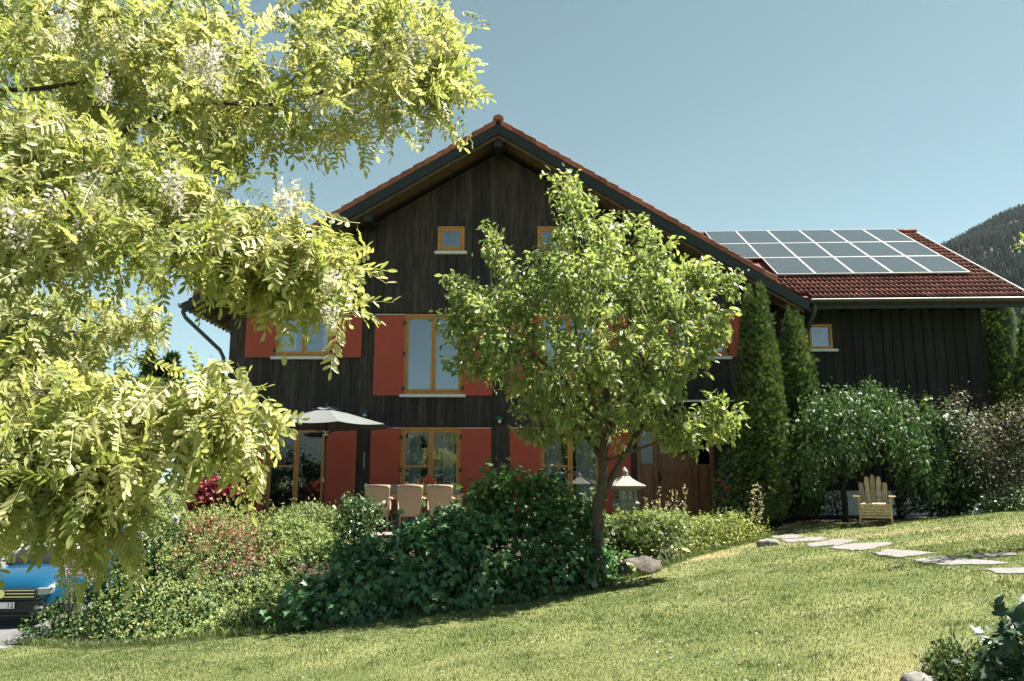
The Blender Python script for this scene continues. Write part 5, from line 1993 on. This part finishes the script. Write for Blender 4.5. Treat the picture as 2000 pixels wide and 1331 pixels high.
fl_ = link('fallen_leaf', tri_mesh('fallen_leaf', *leaves_np(np.array([[0, 0, .03], [.05, .03, .03]]), np.array([[1, .4, .1], [.6, -.8, .15]]), np.array([[.1, -.2, 1.0], [.2, .3, 1.0]]), np.array([.07, .045]), T_oval(.55, 1, .12, .06), np.array([.3, .8]))), M['deadleaf'])
fl_.location = lp_
tag(fl_, 'curled brown dead leaf lying on the open lawn', 'leaf')
# ragged longer grass where mower misses the bed edge
n = 5200
x = rng.uniform(-8.2, 5.2, n)
y = np.interp(x, FX, FY) + rng.normal(.02, .07, n)
P = np.stack([x, y, gz_np(x, y)], -1)
eg = leaves_mesh('edge_grass', P, rdir(n, (0, -.3, 1.2), .4), rdir(n), rng.uniform(.06, .14, n), T_oval(.07, 1, .01, .15), rng.uniform(0, .6, n))
tag(link('edge_grass', eg, M['grass']), 'longer ragged grass along the garden bed edge', 'grass', kind='stuff')

# ------------------------------------------------------------------ wicker dining set on the terrace
def wicker_mat(name, c1, c2):
    m, t, b = nt(name)
    N, L = t.nodes, t.links
    tc = N.new('ShaderNodeTexCoord')
    w1 = N.new('ShaderNodeTexWave')
    w1.wave_type = 'BANDS'
    w1.bands_direction = 'Z'
    w1.inputs['Scale'].default_value = 45
    w1.inputs['Distortion'].default_value = .6
    w2 = N.new('ShaderNodeTexWave')
    w2.bands_direction = 'X'
    w2.inputs['Scale'].default_value = 28
    L.new(tc.outputs['Object'], w1.inputs['Vector'])
    L.new(tc.outputs['Object'], w2.inputs['Vector'])
    mu = N.new('ShaderNodeMath')
    mu.operation = 'MULTIPLY'
    L.new(w1.outputs['Fac'], mu.inputs[0])
    L.new(w2.outputs['Fac'], mu.inputs[1])
    ra = N.new('ShaderNodeValToRGB')
    ra.color_ramp.elements[0].color = (*c1, 1)
    ra.color_ramp.elements[1].color = (*c2, 1)
    L.new(mu.outputs[0], ra.inputs[0])
    L.new(ra.outputs[0], b.inputs['Base Color'])
    b.inputs['Roughness'].default_value = .6
    bp = N.new('ShaderNodeBump')
    bp.inputs['Strength'].default_value = .5
    bp.inputs['Distance'].default_value = .004
    L.new(mu.outputs[0], bp.inputs['Height'])
    L.new(bp.outputs[0], b.inputs['Normal'])
    return m


M['wicker'] = wicker_mat('tan_wicker', (.34, .23, .145), (.50, .36, .24))
M['teak'] = mat('pale_teak', (.47, .32, .19), .55, .2, 8, (1, 4, 4), .1)


def chair_meshes():
    out = []
    # back: tall panel, tapered, slightly curved and reclined (back faces -y in chair space)
    v, f = [], []
    nu, nv = 8, 8
    for side in (0, 1):
        for j in range(nv + 1):
            t = j / nv
            w_ = .205 + .075 * t ** .8
            for i in range(nu + 1):
                s = i / nu * 2 - 1
                y_ = -.26 - .10 * t - .02 * (1 - s * s) - (0 if side else .035)
                v.append((s * w_, y_, .30 + .67 * t + (.012 * (1 - s * s) if j == nv else 0)))
    k = (nu + 1) * (nv + 1)
    for j in range(nv):
        for i in range(nu):
            a = j * (nu + 1) + i
            f.append((a, a + 1, a + nu + 2, a + nu + 1))
            f.append((k + a + nu + 1, k + a + nu + 2, k + a + 1, k + a))
    for i in range(nu):
        a = nv * (nu + 1) + i
        f.append((a, a + 1, k + a + 1, k + a))
        f.append((i + 1, i, k + i, k + i + 1))
    for j in range(nv):
        a = j * (nu + 1)
        f.append((a + nu + 1, a, k + a, k + a + nu + 1)[::-1])
        a += nu
        f.append((a, a + nu + 1, k + a + nu + 1, k + a)[::-1])
    out.append(('backrest', MB().add(v, f).mesh('backrest', True)))
    out.append(('seat', MB().box(-.235, .235, -.25, .25, .36, .44).mesh('seat')))
    out.append(('apron', MB().box(-.225, .225, -.24, .24, .30, .36).mesh('apron')))
    for sx in (-1, 1):
        out.append(('armrest', MB().tube([(sx * .25, -.31, .70), (sx * .275, -.15, .68), (sx * .28, .08, .665), (sx * .275, .2, .63), (sx * .265, .235, .55), (sx * .25, .225, .42)], [.026, .032, .034, .032, .028, .026], 8).mesh('armrest', True)))
        out.append(('arm_panel', MB().add([(sx * .26, -.29, .44), (sx * .262, .21, .44), (sx * .275, .2, .62), (sx * .28, .05, .655), (sx * .265, -.3, .69)], [(0, 1, 2, 3, 4)]).mesh('arm_panel')))
        out.append(('leg', MB().tube([(sx * .21, -.25, .32), (sx * .22, -.29, 0)], [.022, .017], 8).mesh('leg', True)))
        out.append(('leg', MB().tube([(sx * .21, .22, .32), (sx * .22, .24, 0)], [.022, .017], 8).mesh('leg', True)))
    for _, me in out:
        me.materials.append(M['wicker'])
    return out


CM = chair_meshes()


def wchair(label, x, y, rz):
    o = thing('wicker_chair', label, 'chair', (x, y, TZ), rz, 'wicker chairs round the terrace table')
    for nm, me in CM:
        link(nm, me, None, o)
    return o


for x_, lab in ((738, 'wicker armchair with its back to us, left of three'), (801.5, 'wicker armchair with its back to us, middle of three'), (859, 'wicker armchair with its back to us, right of three')):
    wchair(lab, at(x_, 990, 17.45).x, 17.75, random.uniform(-.04, .04))
wchair('wicker armchair on the house side of the table, left one', at(763, 960, 19.3).x, 19.12, math.pi + .03)
wchair('wicker armchair on the house side of the table, right one', at(875, 960, 19.3).x, 19.12, math.pi - .03)
tx = at(812, 958, 18.4).x
tb = thing('dining_table', 'pale wooden dining table between the wicker chairs', 'table', (tx, 18.42, TZ))
for k in range(7):
    MB().box(-1.08, 1.08, -.46 + k * .132, -.46 + k * .132 + .126, .715, .745).build('tabletop_board', M['teak'], tb, bevel=.004)
MB().box(-1.0, 1.0, -.40, -.375, .62, .714).box(-1.0, 1.0, .375, .40, .62, .714).build('apron', M['teak'], tb)
for sx in (-1, 1):
    for sy in (-1, 1):
        MB().box(sx * 1.0 - .04, sx * 1.0 + .04, sy * .41 - .04, sy * .41 + .04, 0, .713).build('leg', M['teak'], tb, bevel=.004)
# things on the table
def bottle(label, px_, m, y):
    p = at(px_, 950, y)
    o = thing('bottle', label, 'bottle', (p.x, y, TZ + .745))
    o.scale = (1.25, 1.25, 1.5)
    MB().lathe([(.03, 0), (.036, .01), (.036, .14), (.03, .17), (.014, .20), (.013, .245)], 14).build('body', m, o, smooth=True)
    MB().lathe([(.016, .246), (.017, .25), (.016, .285), (.004, .29)], 12).build('cap', M['iron'], o, smooth=True)


M['amber'] = mat('amber_drink', (.50, .22, .05), .15, .1, 4)
M['amber2'] = mat('orange_drink', (.58, .32, .10), .15, .1, 4)
bottle('left of two small dark capped bottles on the dining table', 816, M['amber'], 18.25)
bottle('right of two small dark capped bottles on the dining table', 828, M['amber2'], 18.3)
vp = at(838, 950, 18.2)
vz = thing('flower_vase', 'clear vase of orange red flowers on the dining table', 'vase', (vp.x, 18.2, TZ + .745))
M['vase'] = mat('glass_vase', (.55, .60, .58), .08, .05, 4)
MB().lathe([(.04, 0), (.045, .01), (.05, .14), (.06, .24), (.055, .24), (.045, .14), (.038, .015)], 14).build('vessel', M['vase'], vz, smooth=True)
for i in range(11):
    a = i * 2.4
    rr = .02 + .10 * math.sqrt(i / 11)
    c_ = np.array([rr * math.cos(a) * 1.3, rr * math.sin(a), .36 + .04 * random.random() - rr * .4])
    Q = np.tile(c_, (18, 1)) + rng.normal(0, .008, (18, 3))
    b_ = link('bloom', tri_mesh('bloom', *leaves_np(Q, rdir(18), rdir(18), rng.uniform(.03, .05, 18), T_round(.8, 1, .1), rng.random(18))), None, vz)
    b_.data.materials.append(M['coral'] if 'coral' in M else M.setdefault('coral', leafmat('coral_flower', [(.62, .12, .06), (.75, .22, .12)], .3, .5, .3, (1, .6, .4))))
    MB().tube([(0, 0, .03), tuple(c_)], .003, 4).build('flower_stem', M['mid'], vz)
pp_ = at(800, 955, 18.2)
gl_ = thing('drinking_glass', 'small clear tumbler on the table left of the bottles', 'glass', (pp_.x + .1, 18.15, TZ + .745))
MB().lathe([(.028, 0), (.033, .10), (.030, .10), (.026, .008)], 14).build('tumbler', M['vase'], gl_, smooth=True)

# parasol
M['canopy'] = mat('grey_parasol_cloth', (.09, .10, .10), .85, .06, 3, bump=.1)
M['pole'] = mat('dark_pole', (.03, .032, .034), .4, .1)
pc = at(637, 838, 18.0)
ps = thing('parasol', 'grey market parasol standing on the terrace', 'parasol', (pc.x, 18.0, TZ))
ZR, ZT, RRr = at(637, 832, 18.0).z - TZ, at(637, 796, 18.0).z - TZ, 1.52


def pan(k, r0, r1, z0, z1, droop=0.0):
    """one canopy panel between rib k and k+1"""
    v, f = [], []
    nr, nc = 6, 6
    for j in range(nr + 1):
        t = j / nr
        r = r0 + (r1 - r0) * t
        z = z0 + (z1 - z0) * (t ** .92)
        for i in range(nc + 1):
            s = i / nc
            a0, a1 = (k + .5) * math.pi / 4, (k + 1.5) * math.pi / 4
            p = Vector((math.cos(a0), math.sin(a0), 0)).lerp(Vector((math.cos(a1), math.sin(a1), 0)), s) * r
            sagm = 4 * s * (1 - s)
            v.append((p.x * (1 - .03 * sagm * t), p.y * (1 - .03 * sagm * t), z - .035 * sagm * t))
    for j in range(nr):
        for i in range(nc):
            a = j * (nc + 1) + i
            f.append((a, a + nc + 1, a + nc + 2, a + 1))
    return MB().add(v, f)


for k in range(8):
    pan(k, .14, RRr, ZT - .02, ZR).build('canopy_panel', M['canopy'], ps, smooth=True)
    a = (k + .5) * math.pi / 4
    d_ = Vector((math.cos(a), math.sin(a), 0))
    MB().tube([d_ * .05 + Vector((0, 0, ZT - .04)), d_ * RRr + Vector((0, 0, ZR - .015))], .009, 6).build('rib', M['pole'], ps)
    MB().tube([d_ * .05 + Vector((0, 0, ZR - .18)), d_ * .72 + Vector((0, 0, (ZT + ZR) / 2 - .06))], .008, 6).build('strut', M['pole'], ps)
    pan(k, .03, .36, ZT + .035, ZT - .045).build('vent_panel', M['canopy'], ps, smooth=True)
MB().lathe([(.02, ZT + .03), (.03, ZT + .05), (.018, ZT + .085), (.004, ZT + .10)], 12).build('finial', M['canopy'], ps, smooth=True)
MB().tube([(0, 0, .04), (0, 0, ZT + .03)], .022, 10).build('pole', M['pole'], ps, smooth=True)
MB().lathe([(.05, ZR - .22), (.05, ZR - .12)], 12).build('runner', M['sill'], ps)
MB().tube([(0, -.03, 1.05), (0, -.09, 1.05), (0, -.09, 1.13)], .012, 6).build('crank_handle', M['sill'], ps)
MB().box(-.3, .3, -.3, .3, 0, .07).build('base', M['kerb'], ps, bevel=.015)
MB().lathe([(.035, .07), (.035, .4)], 12).build('sleeve', M['pole'], ps)

# ------------------------------------------------------------------ stone lantern
M['stone'] = mat('pale_cast_stone', (.20, .19, .165), .9, .25, 14, bump=.3, bscale=30)
ly = 14.95
lp = at(1222, 1010, ly)
lb = gz(lp.x, ly)
zt_ = at(1222, 924, ly).z
la = thing('stone_lantern', 'pale stone Japanese garden lantern with pagoda roof', 'lantern', (lp.x, ly, lb), R(14))
z_ = lambda y: at(1222, y, ly).z - lb
sq = math.pi / 4


def sqprof(prof, name, m='stone', smooth=False, bevel=.008):
    MB().lathe([(r * 1.414, z) for r, z in prof], 4, rot=sq).build(name, M[m], la, bevel=bevel)


sqprof([(.20, -.05), (.20, .06), (.16, .10)], 'base')
sqprof([(.085, .10), (.08, .35), (.085, z_(1008))], 'shaft')
sqprof([(.11, z_(1008) + .001), (.20, z_(988)), (.21, z_(983)), (.17, z_(979))], 'platform')
# light box: four posts and panels with window openings
zb, zt2 = z_(979) + .002, z_(956)
hw = .14
for sx in (-1, 1):
    for sy in (-1, 1):
        MB().box(sx * hw - .03, sx * hw + .03, sy * hw - .03, sy * hw + .03, zb, zt2).build('post', M['stone'], la, bevel=.004)
for ax in range(4):
    m_ = Matrix.Rotation(ax * math.pi / 2, 4, 'Z')
    mb = MB().box(-hw + .031, hw - .031, -hw - .018, -hw + .018, zb, zb + .04).box(-hw + .031, hw - .031, -hw - .018, -hw + .018, zt2 - .04, zt2)
    mb.box(-.012, .012, -hw - .016, -hw + .016, zb + .041, zt2 - .041).box(-hw + .031, hw - .031, -hw - .014, -hw + .014, (zb + zt2) / 2 - .01, (zb + zt2) / 2 + .01)
    o = mb.build('lattice', M['stone'], la)
    o.matrix_local = m_
MB().box(-.10, .10, -.10, .10, zb + .002, zt2 - .01).build('inner_block', M['plaster'], la)
zr = z_(952)
prof = [(.20, zt2 + .001), (.31, zr + .0), (.335, zr + .025), (.30, zr + .045), (.20, zr + .10), (.12, zr + .16), (.085, zr + .20), (.07, zr + .205)]
MB().lathe([(r * 1.3, z) for r, z in prof], 4, rot=sq).build('pagoda_roof', M['stone'], la, bevel=.012)
MB().lathe([(.065, zr + .206), (.075, zr + .23), (.055, zr + .25), (.07, zr + .27), (.06, zr + .30), (.03, zr + .34), (.006, zr + .37)], 12).build('finial', M['stone'], la, smooth=True)

# ------------------------------------------------------------------ wooden garden chair (fan back)
M['cedar'] = mat('honey_garden_wood', (.44, .32, .19), .65, .3, 7, (4, 4, .5), .15, rnd=.22)
ay = 16.35
ap = at(1710, 1021, ay)
az_ = gz(ap.x, ay)
ad_ = thing('garden_chair', 'fan backed slatted wooden garden chair under the weeping tree', 'chair', (ap.x, ay - .02, az_), R(-23))


def bar(a, b, w, t, name, up=(0, 0, 1)):
    a, b = Vector(a), Vector(b)
    d = (b - a).normalized()
    s = d.cross(Vector(up)).normalized()
    u = s.cross(d)
    vs = []
    for p in (a, b):
        for i, j in ((-1, -1), (1, -1), (1, 1), (-1, 1)):
            vs.append(p + s * (w / 2 * i) + u * (t / 2 * j))
    return MB().add(vs, [(0, 1, 2, 3), (7, 6, 5, 4), (0, 4, 5, 1), (1, 5, 6, 2), (2, 6, 7, 3), (3, 7, 4, 0)]).build(name, M['cedar'], ad_, bevel=.005)


# local -y faces the photographer
for sx in (-1, 1):
    bar((sx * .285, -.30, .0), (sx * .285, -.30, .53), .075, .03, 'front_leg', (1, 0, 0))
    bar((sx * .262, -.31, .345), (sx * .262, .55, .06), .03, .11, 'side_rail')
    bar((sx * .325, -.36, .545), (sx * .325, .38, .545), .125, .024, 'armrest')
    bar((sx * .30, -.27, .38), (sx * .30, -.27, .53), .03, .07, 'arm_bracket', (0, 1, 0))
for k in range(5):                   # rolled front edge and seat slats
    t = k / 4
    bar((-.30, -.325 + .012 * t * t, .15 + .056 * k), (.30, -.325 + .012 * t * t, .15 + .056 * k), .018, .048, 'front_slat')
for k in range(6):
    bar((-.285, -.285 + k * .082, .405 - k * .030), (.285, -.285 + k * .082, .405 - k * .030), .072, .02, 'seat_slat', (0, -.3, 1))
for k in range(5):
    s = k - 2
    hh = .78 - .055 * s * s * .75
    p0, p1 = Vector((s * .088, .17, .20)), Vector((s * .115, .17 + .36 * hh, .20 + hh))
    d = (p1 - p0)
    vs = []
    n_ = Vector((0, -.93, .36)).normalized()
    sd = d.normalized().cross(n_)
    outl = [(p0, .072), (p0.lerp(p1, .9), .092), (p0.lerp(p1, .97), .070), (p1, .03)]
    for off in (-.01, .01):
        for p, w_ in outl:
            vs += [p - sd * w_ / 2 + n_ * off, p + sd * w_ / 2 + n_ * off]
    fs = []
    for i in range(3):
        fs += [(2 * i, 2 * i + 1, 2 * i + 3, 2 * i + 2), (8 + 2 * i + 2, 8 + 2 * i + 3, 8 + 2 * i + 1, 8 + 2 * i), (2 * i, 2 * i + 2, 8 + 2 * i + 2, 8 + 2 * i), (2 * i + 1, 8 + 2 * i + 1, 8 + 2 * i + 3, 2 * i + 3)]
    fs += [(0, 8, 9, 1), (6, 7, 15, 14)]
    MB().add(vs, fs).build('back_slat', M['cedar'], ad_)
bar((-.27, .36, .52), (.27, .36, .52), .06, .025, 'back_rail')
bar((-.25, .47, .80), (.25, .47, .80), .05, .02, 'back_rail')

# ------------------------------------------------------------------ blue car on the drive
def paint(name, col, rough=.25, coat=.6):
    m, t, b = nt(name)
    b.inputs['Base Color'].default_value = (*col, 1)
    b.inputs['Roughness'].default_value = rough
    b.inputs['Coat Weight'].default_value = coat
    b.inputs['Metallic'].default_value = .1
    return m


M['carblue'] = paint('blue_car_paint', (.002, .05, .105))
M['blackplastic'] = paint('black_plastic', (.010, .011, .012), .5, .0)
M['chrome'] = paint('chrome', (.75, .76, .78), .12, 0)
M['chrome'].node_tree.nodes['Principled BSDF'].inputs['Metallic'].default_value = 1
M['lampglass'] = paint('headlamp_glass', (.35, .38, .42), .08, 1)
M['plate'] = paint('white_plate', (.80, .80, .78), .4, 0)
M['tyre'] = paint('tyre_rubber', (.014, .014, .014), .85, 0)
cy = 15.6
cx = at(2, 1143, 14.95).x
cz_ = gz(cx, cy)
car = thing('parked_car', 'blue car parked nose first at the lower left edge', 'car', (cx, cy, cz_ + .012), R(3))
# stations along y (front is -y): y, half width, bottom z, top z
ST = [(-.62, .62, .30, .62), (-.60, .74, .24, .70), (-.52, .84, .21, .80), (-.30, .89, .20, .88), (.10, .90, .20, .95), (.55, .91, .20, 1.02), (.95, .91, .20, 1.05), (2.0, .91, .20, 1.05), (3.0, .90, .22, 1.06), (3.45, .86, .26, 1.02), (3.6, .76, .36, .92)]


def loft(stn, seg=20, pw=3.2):
    v, f = [], []
    for y_, w_, z0_, z1_ in stn:
        for k in range(seg):
            a = 2 * math.pi * k / seg
            c_, s_ = math.cos(a), math.sin(a)
            x_ = w_ * math.copysign(abs(c_) ** (2 / pw), c_)
            zz = (z0_ + z1_) / 2 + (z1_ - z0_) / 2 * math.copysign(abs(s_) ** (2 / pw), s_)
            v.append((x_, y_, zz))
    n = len(stn)
    for i in range(n - 1):
        for k in range(seg):
            f.append((i * seg + k, i * seg + (k + 1) % seg, (i + 1) * seg + (k + 1) % seg, (i + 1) * seg + k))
    f.append(tuple(range(seg - 1, -1, -1)))
    f.append(tuple(range((n - 1) * seg, n * seg)))
    return MB().add(v, f)


loft(ST).build('body', M['carblue'], car, smooth=True)
cab = loft([(.50, .62, .98, 1.02), (.75, .74, .96, 1.18), (1.25, .72, .96, 1.46), (1.6, .70, .96, 1.52), (2.6, .68, .96, 1.50), (3.2, .66, .96, 1.38), (3.5, .62, .96, 1.05)], 20, 3.6)
cab.build('cabin_glass', M['blackplastic'], car, smooth=True)
MB().slab([(-.66, 1.28), (.66, 1.28), (.64, 2.9), (-.64, 2.9)], 1.495, 1.545).build('roof_panel', M['carblue'], car, bevel=.02)
ws_ = MB().add([(-.66, .62, 1.06), (.66, .62, 1.06), (.58, 1.22, 1.47), (-.58, 1.22, 1.47)], [(0, 1, 2, 3)]).build('windscreen', M['lampglass'], car)
fy = -.665
gr = MB().box(-.60, .60, fy, fy + .08, .50, .68).build('grille', M['blackplastic'], car, bevel=.02)
for zz in (.545, .60, .655):
    MB().box(-.58, .58, fy - .014, fy - .001, zz - .007, zz + .007).build('grille_bar', M['chrome'], gr)
MB().box(-.74, .74, fy + .01, fy + .14, .235, .49).build('bumper', M['blackplastic'], car, bevel=.04)
MB().box(-.70, .70, fy - .012, fy + .05, .20, .26).build('front_lip', M['blackplastic'], car, bevel=.02)
for sx in (-1, 1):
    MB().prism([(sx * .56, .56), (sx * .82, .58), (sx * .86, .70), (sx * .60, .69)][::(1 if sx > 0 else -1)], fy + .045, fy + .2).build('headlight', M['lampglass'], car, bevel=.015)
    MB().box(sx * .66 - .07, sx * .66 + .07, fy + .0, fy + .05, .33, .37).build('fog_light', M['lampglass'], car, bevel=.01)
    mr_ = MB().box(sx * 1.0 - .11, sx * 1.0 + .11, .70, .86, 1.02, 1.17).build('wing_mirror', M['carblue'], car, bevel=.04)
    for yy_ in (.12, 2.75):
        w_ = MB().lathe([(.20, -.1), (.30, -.1), (.32, -.07), (.32, .07), (.30, .1), (.20, .1)], 24).build('wheel', M['tyre'], car, smooth=True)
        w_.location = (sx * .83, yy_, .32)
        w_.rotation_euler = (0, math.pi / 2, 0)
        MB().lathe([(.02, .085 * sx), (.20, .07 * sx), (.20, .06 * sx)], 16).build('rim', M['chrome'], w_)
        MB().prism([(.37 * math.cos(t), .37 * math.sin(t)) for t in np.linspace(0, math.pi, 13)] + [(-.37, -.1), (.37, -.1)][::1], 0, .02) if False else None
# round badge with V over W strokes
bd = MB().lathe([(.062, -.01), (.075, -.01), (.075, .01), (.062, .01)], 24).build('badge', M['chrome'], car)
bd.location = (0, fy - .03, .60)
bd.rotation_euler = (math.pi / 2, 0, 0)
st = [((-.030, .05), (0, .012)), ((0, .012), (.030, .05)), ((-.055, .028), (-.028, -.046)), ((-.028, -.046), (0, .0)), ((0, .0), (.028, -.046)), ((.028, -.046), (.055, .028))]
for a, b in st:
    MB().tube([(a[0], a[1], .004), (b[0], b[1], .004)], .006, 6).build('badge_stroke', M['chrome'], bd)
pl_ = MB().box(-.26, .26, fy - .03, fy - .012, .345, .455).build('number_plate', M['plate'], car, bevel=.004)
tc_ = bpy.data.curves.new('plate_text', 'FONT')
tc_.body = '12'
tc_.size = .12
tc_.extrude = .002
tc_.align_x = 'RIGHT'
to_ = bpy.data.objects.new('plate_lettering', tc_)
COL.objects.link(to_)
tme_ = bpy.data.meshes.new_from_object(to_.evaluated_get(bpy.context.evaluated_depsgraph_get()))
bpy.data.objects.remove(to_)
to_ = link('plate_lettering', tme_, None, pl_)
tme_.materials.clear()
tme_.materials.append(M['iron'])
to_.location = (.245, fy - .032, .358)
to_.rotation_euler = (math.pi / 2, 0, 0)

# blue bin behind the bank
bp_ = at(206, 1025, 17.2)
M['binblue'] = mat('blue_plastic', (.01, .12, .33), .45, .1, 5)
bz = gz(bp_.x, 17.2)
bn = thing('blue_bin', 'blue ribbed bin half hidden by robinia leaves', 'bin', (bp_.x, 17.2, bz))
ht = at(206, 1022, 17.2).z - bz
MB().add([(-.22, -.26, 0), (.22, -.26, 0), (.22, .26, 0), (-.22, .26, 0), (-.28, -.32, ht), (.28, -.32, ht), (.28, .32, ht), (-.28, .32, ht)], [(0, 3, 2, 1), (4, 5, 6, 7), (0, 1, 5, 4), (1, 2, 6, 5), (2, 3, 7, 6), (3, 0, 4, 7)]).build('tub', M['binblue'], bn, bevel=.02)
ld = MB().box(-.30, .30, -.35, .34, ht + .002, ht + .05).build('lid', M['binblue'], bn, bevel=.02)
for k in range(3):
    MB().box(-.2 + k * .15, -.14 + k * .15, -.33, .3, ht + .051, ht + .075).build('lid_rib', M['binblue'], ld, bevel=.01)

# ------------------------------------------------------------------ air
hx, hy = float(max(abs(gx).max(), 6300)) + 60, float(max(abs(gy).max(), 6300)) + 60
hz_mat = bpy.data.materials.new('thin_summer_haze')
hz_mat.use_nodes = True
ht_ = hz_mat.node_tree
ht_.nodes.remove(ht_.nodes['Principled BSDF'])
pvn = ht_.nodes.new('ShaderNodeVolumePrincipled')
pvn.inputs['Color'].default_value = (.80, .88, 1.0, 1)
pvn.inputs['Density'].default_value = .000014
pvn.inputs['Anisotropy'].default_value = .1
ht_.links.new(pvn.outputs[0], ht_.nodes['Material Output'].inputs['Volume'])
hb = MB().box(-hx, hx, -hy, hy, -64, 1480).build('haze', hz_mat)
tag(hb, 'thin pale summer haze in the air', 'haze', kind='stuff')
